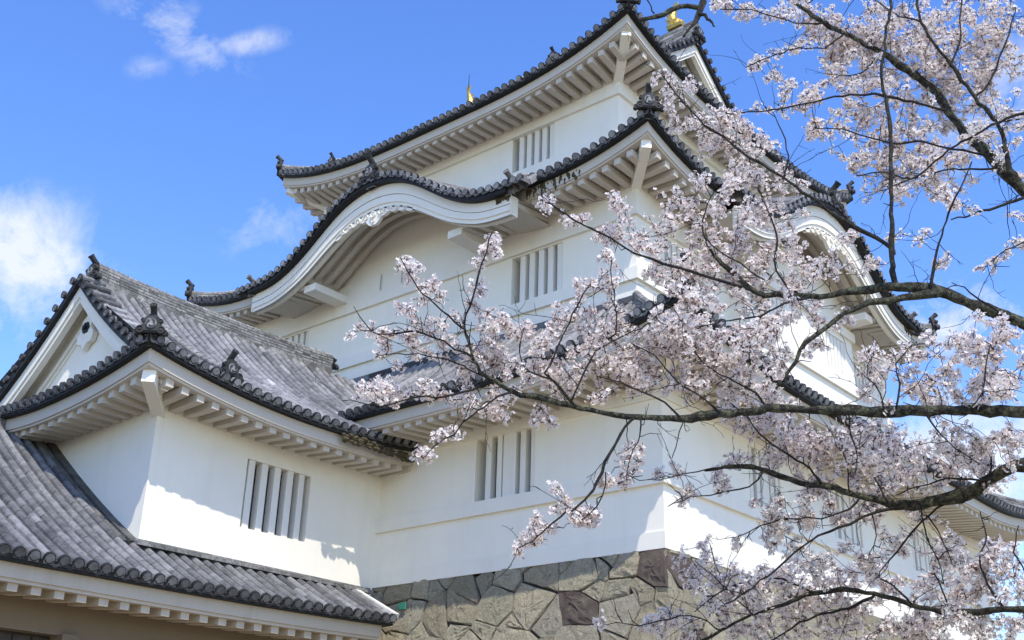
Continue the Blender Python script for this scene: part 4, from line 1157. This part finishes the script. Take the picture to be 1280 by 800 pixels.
# limbs: list of (points px, depth start, depth end, radius px start, end, parent bough index, start-from-trunk height)
def limb(pts, d0, d1, r0, r1): return dict(p=pts, d0=d0, d1=d1, r0=r0, r1=r1)
BOUGHS = [
 # 0: upper middle bough
 dict(h=3.0, main=limb([(1330, 428), (1280, 405), (1245, 390), (1210, 378), (1185, 368), (1163, 362), (1124, 358), (1077, 362), (1040, 369), (1014, 370), (985, 368), (956, 370), (932, 356), (913, 337), (893, 321)], 6.2, 6.6, 9.5, 2.2),
  subs=[limb([(1172, 366), (1131, 372), (1077, 382), (1045, 399), (1020, 420), (1006, 430), (987, 462), (972, 482), (960, 497)], 6.3, 6.2, 6.0, 2.0),
        limb([(1122, 358), (1116, 340), (1115, 278), (1114, 225), (1113, 156), (1103, 103), (1105, 60), (1114, 0), (1118, -40)], 6.4, 6.9, 4.2, 1.6),
        limb([(1117, 318), (1112, 307), (1085, 292), (1053, 274), (1014, 247), (980, 222), (936, 197), (905, 172), (880, 156), (845, 117), (827, 92)], 6.5, 7.3, 3.4, 0.9),
        limb([(956, 370), (912, 354), (865, 340), (840, 332), (813, 324), (782, 310), (755, 293), (727, 280), (708, 269), (682, 252)], 6.5, 6.4, 2.6, 1.0),
        limb([(1012, 370), (980, 380), (950, 395), (905, 402), (870, 408)], 6.4, 6.1, 2.0, 0.8),
        limb([(893, 321), (882, 300), (878, 280), (884, 255), (893, 240)], 6.6, 6.8, 1.8, 0.7),
        limb([(1000, 371), (978, 350), (968, 325), (972, 300), (960, 262), (948, 235)], 6.5, 6.8, 2.0, 0.8),
        limb([(1163, 362), (1166, 340), (1171, 313), (1186, 266), (1204, 229), (1215, 200)], 6.3, 6.5, 2.3, 0.9),
        limb([(956, 350), (925, 330), (900, 315), (880, 296)], 6.5, 6.5, 1.6, 0.7),
        limb([(880, 156), (905, 170), (925, 180)], 7.1, 7.1, 1.0, 0.6),
        limb([(1250, 392), (1225, 375), (1205, 360), (1190, 352)], 6.2, 6.3, 1.6, 0.7),
        limb([(980, 222), (985, 195), (978, 165), (966, 140)], 7.0, 7.2, 1.5, 0.7)]),
 # 1: middle bough, reaching far left
 dict(h=2.7, main=limb([(1330, 517), (1280, 515), (1210, 513), (1150, 513), (1100, 515), (1050, 513), (1000, 512), (960, 512), (900, 518), (850, 523), (800, 521), (770, 518), (740, 513), (710, 506), (675, 497), (640, 490), (619, 477), (601, 465), (591, 446), (582, 418)], 5.6, 6.0, 8.6, 2.0),
  subs=[limb([(582, 418), (580, 404), (591, 372), (598, 345), (606, 315), (614, 290)], 6.0, 6.0, 1.8, 0.9),
        limb([(582, 416), (577, 409), (552, 388), (535, 372), (524, 362), (510, 340), (499, 322)], 6.0, 5.9, 1.6, 0.8),
        limb([(592, 448), (570, 435), (542, 421), (517, 414), (482, 418), (462, 414), (444, 409)], 6.0, 5.8, 1.7, 0.7),
        limb([(601, 469), (585, 460), (570, 453), (524, 442), (495, 442), (470, 445)], 6.0, 5.8, 1.4, 0.6),
        limb([(640, 490), (622, 496), (605, 509), (590, 518), (568, 540), (545, 556), (530, 570)], 5.9, 5.7, 1.7, 0.7),
        limb([(610, 474), (598, 482), (580, 491), (545, 495), (510, 498), (475, 507), (450, 503), (428, 500)], 6.0, 5.7, 2.0, 0.7),
        limb([(720, 509), (699, 484), (690, 474), (682, 467), (692, 446), (705, 415), (716, 392), (724, 376), (738, 355)], 5.9, 6.1, 2.3, 0.9),
        limb([(690, 474), (670, 468), (654, 460), (650, 440), (654, 411)], 5.9, 6.0, 1.5, 0.7),
        limb([(745, 440), (758, 425), (771, 417), (770, 390), (765, 354), (763, 324)], 6.1, 6.2, 1.4, 0.8),
        limb([(715, 500), (728, 470), (745, 440), (780, 420), (810, 404), (836, 384)], 5.9, 6.1, 1.5, 0.7),
        limb([(795, 521), (782, 532), (770, 555), (756, 580), (740, 612), (722, 632), (708, 640), (690, 655), (672, 672), (660, 680), (648, 684)], 5.8, 5.6, 2.6, 0.8),
        limb([(757, 590), (754, 620), (738, 640), (728, 652)], 5.7, 5.6, 1.2, 0.6),
        limb([(801, 522), (800, 545), (792, 562), (785, 580), (783, 602)], 5.8, 5.7, 1.2, 0.6),
        limb([(855, 523), (850, 540), (845, 558), (840, 572)], 5.8, 5.8, 1.0, 0.5),
        limb([(900, 517), (880, 498), (850, 480), (828, 455), (812, 440), (790, 430)], 5.8, 6.1, 2.0, 0.7),
        limb([(960, 511), (945, 492), (920, 478), (890, 462), (868, 440), (850, 425)], 5.8, 6.1, 2.0, 0.7),
        limb([(850, 522), (830, 502), (800, 490), (775, 478), (748, 470)], 5.8, 6.0, 1.7, 0.7),
        limb([(1120, 512), (1125, 480), (1120, 455), (1140, 430)], 5.6, 5.7, 1.6, 0.7),
        limb([(1210, 512), (1230, 490), (1232, 460), (1240, 430)], 5.5, 5.6, 1.6, 0.7),
        limb([(1105, 512), (1100, 490), (1085, 470), (1090, 445)], 5.6, 5.8, 1.5, 0.7),
        limb([(1155, 514), (1170, 535), (1195, 560), (1225, 580)], 5.6, 5.7, 1.5, 0.7),
        limb([(1060, 513), (1065, 545), (1072, 570), (1070, 592)], 5.6, 5.8, 1.3, 0.6)]),
 # 2: lower thick bough
 dict(h=2.3, main=limb([(1330, 570), (1280, 583), (1254, 589), (1231, 605), (1209, 616), (1186, 623), (1152, 630), (1130, 632), (1096, 625), (1062, 617), (1045, 610), (1025, 605), (1000, 605), (975, 595), (950, 586), (925, 582), (900, 585), (880, 588)], 5.9, 6.8, 10.5, 1.5),
  subs=[limb([(1027, 605), (1018, 592), (1005, 580), (975, 562), (950, 542), (935, 522), (915, 505)], 6.5, 6.7, 2.2, 0.8),
        limb([(980, 597), (955, 588), (925, 585), (895, 585), (860, 592), (838, 597), (818, 599)], 6.6, 6.7, 1.3, 0.6),
        limb([(1075, 622), (1062, 636), (1040, 645), (1010, 648), (975, 650), (950, 658), (930, 668)], 6.4, 6.4, 1.7, 0.7),
        limb([(1130, 632), (1105, 638), (1090, 642), (1062, 655), (1025, 670), (1000, 686), (982, 700), (968, 716), (950, 726), (930, 742), (905, 755)], 6.3, 6.3, 2.6, 0.9),
        limb([(1190, 622), (1160, 645), (1137, 667), (1120, 690), (1105, 707), (1098, 722)], 6.2, 6.3, 1.9, 0.8),
        limb([(1232, 604), (1240, 585), (1235, 560), (1215, 545), (1190, 530)], 6.0, 6.2, 2.0, 0.8),
        limb([(1240, 598), (1215, 600), (1185, 598), (1160, 605), (1135, 612), (1120, 620)], 6.0, 6.1, 1.9, 0.8),
        limb([(1110, 628), (1095, 600), (1080, 580), (1074, 555), (1080, 535)], 6.3, 6.5, 1.5, 0.7),
        limb([(1062, 616), (1058, 580), (1052, 555), (1050, 520)], 6.4, 6.6, 1.4, 0.7),
        limb([(955, 588), (935, 608), (900, 616), (865, 622), (836, 632)], 6.6, 6.5, 1.3, 0.6),
        limb([(1150, 630), (1158, 670), (1172, 700), (1180, 730)], 6.2, 6.3, 1.4, 0.7),
        limb([(1160, 645), (1180, 680), (1190, 705)], 6.2, 6.3, 1.2, 0.6),
        limb([(1090, 642), (1095, 670), (1085, 700)], 6.3, 6.3, 1.1, 0.6)]),
 # 3: lowest boughs across the bottom
 dict(h=1.9, main=limb([(1330, 775), (1280, 762), (1256, 762), (1188, 766), (1140, 756), (1092, 742), (1052, 738), (1008, 744), (980, 756), (940, 768), (900, 788), (870, 806)], 6.6, 7.2, 4.4, 1.6),
  subs=[limb([(1095, 743), (1060, 760), (1020, 770), (980, 790), (950, 810)], 6.9, 7.0, 2.2, 1.2),
        limb([(1020, 742), (990, 728), (956, 722), (924, 730), (895, 744), (870, 764)], 7.0, 7.1, 1.8, 0.8),
        limb([(1256, 762), (1235, 730), (1225, 700), (1232, 670), (1225, 640)], 6.7, 6.9, 1.9, 0.8),
        limb([(1188, 766), (1180, 740), (1168, 715), (1172, 690)], 6.8, 6.9, 1.5, 0.8),
        limb([(1140, 756), (1115, 730), (1085, 718), (1060, 715)], 6.8, 7.0, 1.5, 0.7),
        limb([(900, 788), (875, 772), (850, 770), (825, 778), (800, 782), (770, 778)], 7.0, 7.1, 1.3, 0.6),
        limb([(940, 768), (915, 742), (892, 720), (868, 700)], 7.0, 7.2, 1.3, 0.6),
        limb([(905, 735), (895, 705), (888, 680)], 7.1, 7.2, 0.9, 0.5),
        limb([(1290, 764), (1282, 720), (1268, 690), (1272, 655)], 6.7, 6.9, 1.6, 0.8)]),
 # 4: upper right limb rising to the left
 dict(h=4.2, main=limb([(1330, 290), (1280, 238), (1255, 213), (1230, 188), (1208, 169), (1186, 141), (1171, 116), (1155, 103), (1136, 88), (1118, 75), (1096, 63), (1055, 41), (1030, 28), (996, 6), (970, -15)], 7.4, 8.6, 9.0, 1.6),
  subs=[limb([(1263, 220), (1258, 190), (1246, 153), (1218, 122), (1189, 81), (1171, 59), (1152, 28), (1147, 0), (1145, -30)], 7.5, 8.2, 4.0, 1.6),
        limb([(1183, 138), (1160, 132), (1130, 125), (1083, 117), (1043, 122), (999, 131), (958, 138), (925, 141), (899, 142)], 7.8, 7.9, 2.2, 0.8),
        limb([(1330, 130), (1280, 141), (1239, 156), (1211, 173), (1186, 188), (1152, 216), (1120, 231), (1100, 240)], 7.2, 7.4, 2.6, 0.9),
        limb([(1233, 194), (1192, 186), (1146, 177), (1117, 180), (1080, 170), (1045, 160), (1012, 162)], 7.6, 7.8, 1.9, 0.8),
        limb([(1252, 212), (1192, 212), (1160, 218), (1130, 222), (1100, 215), (1070, 220)], 7.5, 7.7, 1.8, 0.8),
        limb([(1055, 41), (1030, 60), (1000, 60), (970, 68), (945, 78), (933, 84)], 8.3, 8.2, 1.4, 0.7),
        limb([(1030, 28), (1000, 30), (960, 18), (930, 12), (900, 12)], 8.4, 8.4, 1.3, 0.7),
        limb([(1218, 122), (1240, 100), (1250, 70), (1262, 40), (1270, 10)], 7.8, 8.0, 1.9, 0.9),
        limb([(1189, 81), (1200, 50), (1200, 20), (1205, -20)], 7.9, 8.2, 1.7, 0.9),
        limb([(1246, 153), (1270, 150), (1300, 140)], 7.6, 7.4, 1.6, 0.9),
        limb([(1330, 232), (1280, 247), (1250, 258), (1229, 264), (1208, 270), (1188, 274)], 6.9, 6.9, 2.8, 1.2),
        limb([(1300, 290), (1275, 305), (1250, 318), (1228, 338)], 7.3, 7.2, 1.2, 0.6),
        limb([(1100, 65), (1085, 85), (1062, 95), (1035, 92)], 8.1, 8.1, 1.3, 0.7),
        limb([(1152, 28), (1125, 20), (1100, 5), (1080, -10)], 8.1, 8.3, 1.5, 0.7)]),
 # 5: dark bare branch dipping in from above
 dict(h=6.6, main=limb([(1600, -200), (1400, -250), (1150, -200), (980, -130), (905, -60), (882, -10), (877, 8), (860, 7), (837, 13), (820, 22), (800, 24)], 6.4, 5.4, 8.5, 2.4),
  subs=[limb([(879, 2), (872, 22), (865, 36), (852, 47)], 5.5, 5.4, 4.6, 1.5),
        limb([(873, 18), (885, 23), (890, 29), (895, 34)], 5.4, 5.35, 3.0, 1.0),
        limb([(818, 17), (814, 8), (809, 0), (804, -8)], 5.4, 5.4, 1.3, 0.8),
        limb([(960, -115), (940, -60), (900, -20), (890, 2)], 5.8, 5.9, 1.5, 0.7),
        limb([(1150, -200), (1120, -120), (1060, -40), (1010, 5)], 6.0, 6.4, 2.0, 0.8)]),
]
# blossom sprays: capsules (x0,y0,x1,y1,r,n) per bough
SPRAYS = {
 0: [(810,95,850,112,9,14),(850,115,900,160,18,44),(880,160,950,210,24,70),(905,180,970,235,24,55),(835,130,870,170,14,22),(925,150,960,190,16,22),
     (850,230,905,250,26,40),(840,285,905,335,34,120),(905,260,985,300,34,120),(905,330,960,350,26,60),(960,310,1000,350,22,36),(975,245,995,270,14,14),
     (850,350,920,390,26,60),(930,375,1000,395,20,46),(682,252,728,283,9,22),(728,283,782,306,11,28),(775,290,830,312,15,34),(742,232,775,258,9,16),(772,258,786,285,8,10),
     (800,320,850,340,20,50),(1030,325,1060,350,14,14),(1010,380,1060,400,14,20),(960,400,1010,440,20,34),(1000,225,1020,245,8,8),(1113,292,1150,298,8,10),(1168,318,1176,335,8,9),
     (1060,290,1095,330,16,14),(925,215,960,260,20,34),(1185,240,1215,262,10,12),(1000,320,1020,345,12,10),(860,395,910,410,16,24),(955,400,985,470,14,16),(1030,390,1060,420,10,8)],
 1: [(615,292,604,330,9,20),(604,330,590,372,8,14),(590,376,585,398,6,5),(501,323,530,360,10,18),(530,360,570,388,11,22),(444,408,480,413,10,16),(480,413,520,412,9,14),(505,386,530,396,10,10),(522,396,560,425,12,20),
     (480,432,540,442,8,14),(540,432,600,452,15,42),(592,400,632,402,15,34),(600,440,660,455,18,48),(640,398,672,422,12,22),(430,503,478,492,8,20),(478,487,530,492,10,28),(530,490,582,492,10,26),(470,446,474,446,4,3),(497,457,501,457,4,3),
     (572,500,640,502,12,24),(590,512,625,524,8,10),(640,500,680,520,10,14),(676,430,700,402,9,16),(700,400,736,358,10,24),(690,468,742,440,16,40),(660,440,700,462,16,26),(720,376,752,430,12,24),
     (756,302,765,350,9,20),(740,352,770,402,10,26),(760,395,776,420,8,10),(780,430,850,440,24,80),(850,420,910,450,28,90),(900,440,960,480,26,80),(780,462,860,480,22,70),(860,480,930,490,18,50),(730,455,790,470,18,36),(700,480,760,500,12,24),
     (800,400,860,412,18,44),(905,410,960,430,20,34),(528,572,532,562,5,7),(540,552,545,548,4,4),(568,540,572,538,4,3),(785,560,790,556,8,7),(782,590,786,600,8,9),(765,598,757,604,6,6),(648,683,680,664,6,14),(700,630,716,628,6,7),(735,640,729,656,8,9),(690,612,700,610,5,4),(672,655,684,648,6,6),
     (950,490,1000,500,12,18),(1090,445,1130,480,18,26),(1130,430,1180,480,24,40),(1200,440,1270,470,26,60),(1180,490,1260,500,14,26),(1070,470,1110,500,14,18),(1230,410,1275,420,12,14),(1165,540,1230,575,20,46),(1225,540,1275,560,18,30),(1060,525,1090,590,20,40)],
 2: [(905,505,945,525,14,30),(940,530,1010,575,30,130),(1000,540,1060,580,30,110),(1060,560,1120,600,28,80),(1085,530,1140,560,22,44),(1010,600,1060,610,14,24),(820,598,870,590,7,10),(860,577,930,577,7,16),(835,632,900,614,7,14),(890,606,940,600,8,10),
     (930,670,1010,640,12,40),(960,632,1050,640,12,30),(1000,655,1060,650,10,18),(1120,600,1190,600,16,34),(1190,540,1240,590,20,40),(1090,650,1110,690,14,14),(1110,690,1190,690,20,36),(950,655,960,690,10,12),(905,750,960,720,18,36),(1000,690,1060,700,16,28),(1060,690,1100,715,16,24),(1170,650,1200,690,16,14),(1130,640,1160,660,10,8),(1000,615,1040,635,10,14)],
 3: [(760,778,830,780,9,20),(860,700,900,720,16,30),(880,740,960,745,24,80),(960,730,1040,720,22,70),(840,775,900,785,14,30),(900,780,990,790,18,50),(1000,770,1090,780,24,80),(1060,720,1130,730,20,60),(1090,770,1180,785,22,80),(1150,720,1200,750,24,70),(1190,780,1280,785,18,60),(1210,720,1275,740,24,90),(1215,690,1275,700,16,40),(1190,690,1240,710,16,34),(880,682,890,700,7,10),(985,735,1000,715,10,14),(920,790,960,800,8,16),(1130,765,1150,790,10,16),(1040,745,1060,760,10,12)],
 4: [(985,15,1035,25,14,44),(900,8,975,14,10,40),(1035,40,1080,60,26,90),(1080,70,1130,80,28,80),(1110,25,1160,50,28,90),(1160,90,1200,120,30,80),(1200,50,1260,70,30,90),(1030,95,1075,110,12,28),(933,84,960,76,5,8),(955,70,1005,55,6,18),(962,80,972,110,8,12),
     (1060,160,1110,190,24,60),(1120,180,1180,200,24,70),(1012,160,1060,175,8,20),(1080,225,1130,235,18,40),(1150,230,1210,240,14,30),(1220,130,1265,155,24,44),(1230,170,1275,190,16,24),(960,125,1000,135,12,20),(905,142,950,140,7,16),(1000,110,1030,128,10,16),(1228,338,1272,305,8,14),(1262,270,1276,300,10,8),(1180,10,1230,25,18,40),(1240,10,1275,30,18,34),(1060,10,1110,20,18,40),(1130,130,1180,150,20,34),(1060,200,1100,215,14,22),(1200,200,1225,220,12,14),(1100,140,1130,165,14,16),(1150,60,1190,80,20,30),(1225,100,1270,110,16,24),(1045,125,1080,140,8,10),(1020,80,1050,90,8,10)],
 5: [(890,2,905,8,5,8),(990,-10,1015,8,8,14)],
}
def cap_points(c):
    x0, y0, x1, y1, r, n = c
    n = max(1, int(n*BLOOM)); outp = []
    k = max(1, n//5)
    for q in range(k):
        t = tr.uniform(-0.05, 1.05); a = tr.uniform(0, 2*PI); rr = r*math.sqrt(tr.uniform(0, 1))
        cx, cy = x0+(x1-x0)*t+rr*math.cos(a), y0+(y1-y0)*t+rr*math.sin(a)
        th = tr.uniform(0, PI); m = n//k+(1 if q < n % k else 0); L = tr.uniform(6, 15)
        for j in range(m):
            sx = tr.normal(0, L); sy = tr.normal(0, 3.0)
            lim = r*0.9
            dx, dy = sx*math.cos(th)-sy*math.sin(th), sx*math.sin(th)+sy*math.cos(th)
            f = min(1, lim/(math.hypot(dx, dy)+1e-6))
            outp.append((cx+dx*f, cy+dy*f))
    return outp
BLOOM = 1.45
EXTRA = {3: [(860,720,900,750,16,20)], 4: [(1010,40,1060,80,18,30),(1090,100,1140,120,20,36),(1130,40,1150,80,16,26),(1170,20,1190,60,18,30),(1210,120,1230,180,20,30),(1245,190,1275,220,14,20),(1060,130,1090,150,14,20),(1140,200,1170,215,14,20),(1180,150,1200,175,14,20),(1230,40,1275,50,20,30),(1090,40,1110,50,14,20),(1085,190,1140,215,16,24),(985,105,1010,125,10,12),(1040,60,1080,80,14,20)],
 1: [(648,683,692,657,5,26),(700,634,716,642,5,10),(728,640,736,656,7,14),(785,556,786,600,7,16),(756,594,766,606,6,10),(528,572,536,560,5,10),(566,542,574,536,4,6),(1130,480,1180,505,16,24),(1240,480,1278,500,16,20),(1190,430,1230,445,16,24),(1245,420,1278,440,14,18)],
 2: [(1100,545,1180,570,20,36),(1190,570,1225,600,18,20),(1060,620,1110,650,18,26),(1180,560,1240,600,18,30)],
 0: [(940,340,1000,365,16,28),(1190,250,1220,270,10,12),(1060,290,1100,330,12,10)]}
def flowers_mesh(name, C, Nn, R, tint, stalk, parent):
    """C centres, Nn normals, R radii, tint per flower; 5 petals each + red eye + stalk to its node"""
    F = len(C)
    Nn = Nn/np.linalg.norm(Nn, axis=1)[:, None]
    ref = tr.normal(0, 1, (F, 3)); U = np.cross(Nn, ref); U /= np.linalg.norm(U, axis=1)[:, None]; Vv = np.cross(Nn, U)
    verts = []; tints = []
    R = R[:, None]
    cup = tr.uniform(0.1, 0.6, (F, 1))
    for k in range(5):
        a = k*2*PI/5+tr.normal(0, 0.08, (F, 1))
        def pt(r, da, h): return C+R*(r*(np.cos(a+da)*U+np.sin(a+da)*Vv)+h*Nn)
        verts += [pt(0.08, 0, 0.0), pt(0.68, -0.60, cup*0.62), pt(0.98, -0.26, cup*0.95+tr.normal(0, .06, (F, 1))), pt(0.98, 0.26, cup*0.95+tr.normal(0, .06, (F, 1))), pt(0.68, 0.60, cup*0.62)]
    verts = np.stack(verts, 1)                                     # F,25,3
    eye = np.stack([C+R*(0.17*(math.cos(t)*U+math.sin(t)*Vv)+0.16*Nn) for t in (0, 2*PI/3, 4*PI/3)], 1)
    sd = np.cross(stalk-C, Nn+1e-3); sd /= (np.linalg.norm(sd, axis=1)[:, None]+1e-9)
    st = np.stack([C-R*0.24*U-Nn*0.003, C+R*0.24*U-Nn*0.003, stalk+sd*0.002, C-R*0.24*Vv-Nn*0.003], 1)   # calyx and stalk
    allv = np.concatenate([verts, eye, st], 1); nv = 32
    V = allv.reshape(-1, 3)
    base = (np.arange(F)*nv)[:, None]
    pent = np.concatenate([base+np.array([[5*k, 5*k+1, 5*k+2, 5*k+3, 5*k+4]]) for k in range(5)], 1).reshape(-1)
    tri = np.concatenate([base+25+np.array([[0, 1, 2]]), base+28+np.array([[0, 1, 2]]), base+28+np.array([[0, 3, 2]])], 1).reshape(-1)
    me = bpy.data.meshes.new(name)
    me.vertices.add(len(V)); me.vertices.foreach_set('co', V.astype(np.float32).ravel())
    me.loops.add(len(pent)+len(tri)); me.loops.foreach_set('vertex_index', np.concatenate([pent, tri]).astype(np.int32))
    npent, ntri = 5*F, 3*F
    starts = np.concatenate([np.arange(npent)*5, npent*5+np.arange(ntri)*3]).astype(np.int32)
    me.polygons.add(npent+ntri); me.polygons.foreach_set('loop_start', starts)
    tt = np.concatenate([np.clip(np.repeat(tint, 5)+tr.normal(0, 0.05, npent), 0.2, 1), np.tile(np.array([0.14, 0.03, 0.05]), F)])
    at = me.attributes.new('tint', 'FLOAT', 'FACE'); at.data.foreach_set('value', tt.astype(np.float32))
    me.materials.append(M_PETAL); me.update(calc_edges=True); me.validate()
    o = bpy.data.objects.new(name, me); COL.objects.link(o); o.parent = parent
    return o

for bi, B in enumerate(BOUGHS):
    bm = MB(); nodes = []; nrad = []
    m = B['main']
    def world_pts(l):
        P = np.array(l['p'], float); seg = np.r_[0, np.cumsum(np.hypot(*np.diff(P, axis=0).T))]; seg /= seg[-1]
        return np.array([px2w(x, y, l['d0']+(l['d1']-l['d0'])*t) for (x, y), t in zip(P, seg)])
    mp = world_pts(m)
    ta = trunk_at(B['h'])
    j1 = ta*0.72+mp[0]*0.28+np.array([0, 0, 0.10]); j2 = ta*0.35+mp[0]*0.65+np.array([0, 0, 0.06])
    pre = smooth_path([ta, j1, j2, mp[0]], 0.08)
    rm0 = m['r0']*m['d0']/FPX
    bm.tube(pre, knobby(pre, max(rm0*1.9, 0.05), rm0*1.05, 0.08, 10), 10, 0.75, cap=False)
    def addlimb(l, n, main=False):
        P = smooth_path(world_pts(l))
        jit = tr.normal(0, 0.0035, P.shape); jit[0] = 0; P = P+jit
        D0 = l['d0']; kk = 1.0 if main else 0.86; r0, r1 = kk*l['r0']*D0/FPX, kk*l['r1']*l['d1']/FPX
        pxr = l['r0']
        bm.tube(P, knobby(P, r0, r1, 0.22 if main else 0.17, n, 0.9), n, float(np.clip((pxr-2)/5, 0.05, 1.0)), cap=True)
        rr = np.linspace(r0, r1, len(P))
        for q in range(0, len(P)):
            nodes.append(P[q]); nrad.append(rr[q])
        # spurs and bare twiglets
        if not main or True:
            for q in range(2, len(P)-1):
                if tr.random() < 0.16:
                    d = tr.normal(0, 1, 3); tg = P[q]-P[q-1]; tg /= np.linalg.norm(tg); d -= tg*(d@tg)*0.7; d += tg*0.5; d /= np.linalg.norm(d); d[2] += 0.2
                    L = tr.uniform(0.02, 0.12); a = P[q]; b = a+d*L*0.5+tr.normal(0, .012, 3); c = b+d*L*0.5+tr.normal(0, .02, 3)+(0, 0, L*0.1)
                    bm.tube([a, b, c], [0.0034, 0.0028, 0.0017], 4, 0.0, cap=False)
                    if tr.random() < 0.5:
                        e2 = b+(d+tr.normal(0, .6, 3))*L*0.35; bm.tube([b, e2], [0.0024, 0.0015], 4, 0.0, cap=False)
    addlimb(m, 12, True)
    for l in B['subs']: addlimb(l, 7)
    # bare fine shoots
    nn0 = len(nodes)
    for q in tr.choice(nn0, size=min(nn0-1, int(nn0*0.27)), replace=False):
        if bi == 5: break
        if q < 1: continue
        d = tr.normal(0, 1, 3)+CU*0.45-CR*0.35; d /= np.linalg.norm(d)
        L = tr.uniform(0.10, 0.42); m_ = 6; x = nodes[q].copy(); path = [x]
        for k_ in range(m_):
            d = d+tr.normal(0, 0.22, 3); d /= np.linalg.norm(d); x = x+d*L/m_; path.append(x)
            if k_ > 0 and tr.random() < 0.4:
                e2 = d+tr.normal(0, 0.8, 3); e2 /= np.linalg.norm(e2); le = tr.uniform(0.015, 0.08)
                bm.tube([x, x+e2*le*0.5+tr.normal(0, .004, 3), x+e2*le], [0.0017, 0.0014, 0.0010], 3, 0.0, cap=False)
        bm.tube(path, list(np.linspace(0.0024, 0.0011, len(path))), 4, 0.0, cap=False)
        if tr.random() < 0.6:
            for x in path[2:]: nodes.append(x); nrad.append(0.002)
    bo_ = bm.build('bough', M_BARK, tree, smooth=True)
    # grow twigs to blossom points
    nodes = np.array(nodes); nrad = np.array(nrad)
    pn = nodes-CAM; dep = pn@CF; npx = np.stack([640+FPX*(pn@CR)/dep, 400-FPX*(pn@CU)/dep], 1)
    BLOOM = (1.08, 1.25, 1.1, 1.25, 1.45, 1.3)[bi]
    pts = [p for c in SPRAYS[bi]+EXTRA.get(bi, []) for p in cap_points(c)]
    pts = np.array(pts)
    d2 = np.hypot(pts[:, None, 0]-npx[None, :, 0], pts[:, None, 1]-npx[None, :, 1])
    near = d2.argmin(1); dist = d2.min(1)
    order = np.argsort(dist)
    depth = dep[near]+0.07+np.abs(tr.normal(0, 0.16, len(pts)))-0.05*(tr.random(len(pts)) < 0.3)+np.clip(dist/FPX*dep[near], 0, 0.5)*tr.normal(0, 0.7, len(pts))
    A = np.array([px2w(x, y, d) for (x, y), d in zip(pts, depth)])
    cap_n = len(nodes)+len(A)*7
    NB = np.zeros((cap_n, 3)); NB[:len(nodes)] = nodes; cnt = len(nodes)
    tw = MB()
    C = []; Nr = []; Rr = []; Ti = []; St = []
    for q in order:
        p = A[q]
        dd = np.linalg.norm(NB[:cnt]-p, axis=1); k = dd.argmin(); a = NB[k]; L = dd[k]
        if L > 0.012:
            ns = max(2, min(6, int(L/0.05)+1)); mid = (a+p)/2+tr.normal(0, 0.10, 3)*L+np.array([0, 0, -0.06*L])
            path = [a]
            for t in np.linspace(0, 1, ns+1)[1:]:
                path.append((1-t)**2*a+2*t*(1-t)*mid+t*t*p+(tr.normal(0, 0.05*min(L, .1), 3) if t < 1 else 0))
            r0 = 0.0016+0.006*min(L, 0.4); tw.tube(path, list(np.linspace(r0, 0.0013, len(path))), 4, 0.0, cap=False)
            for x in path[1:]:
                if cnt < cap_n: NB[cnt] = x; cnt += 1
            ax = p-a
        else: ax = tr.normal(0, 1, 3)
        ax = ax/(np.linalg.norm(ax)+1e-9)
        nf = int(tr.integers(6, 11)); shade = tr.normal(0, 0.06)
        for f in range(nf):
            d = tr.normal(0, 1, 3); d = d-ax*(d@ax)*0.5; d /= np.linalg.norm(d)
            off = d*tr.uniform(0.010, 0.030)+ax*tr.uniform(-0.026, 0.026)
            c = p+off; C.append(c); St.append(p)
            Nr.append(d+tr.normal(0, 0.45, 3)); Rr.append(tr.uniform(0.0110, 0.0152) if tr.random() > 0.12 else tr.uniform(0.006, 0.009)); Ti.append(np.clip(0.80+shade+tr.normal(0, 0.12), 0.3, 1.0) if Rr[-1] > 0.01 else tr.uniform(0.25, 0.45))
    tw.build('twigs', M_BARK, bo_)
    flowers_mesh('blossom_crown', np.array(C), np.array(Nr), np.array(Rr), np.array(Ti), np.array(St), bo_)
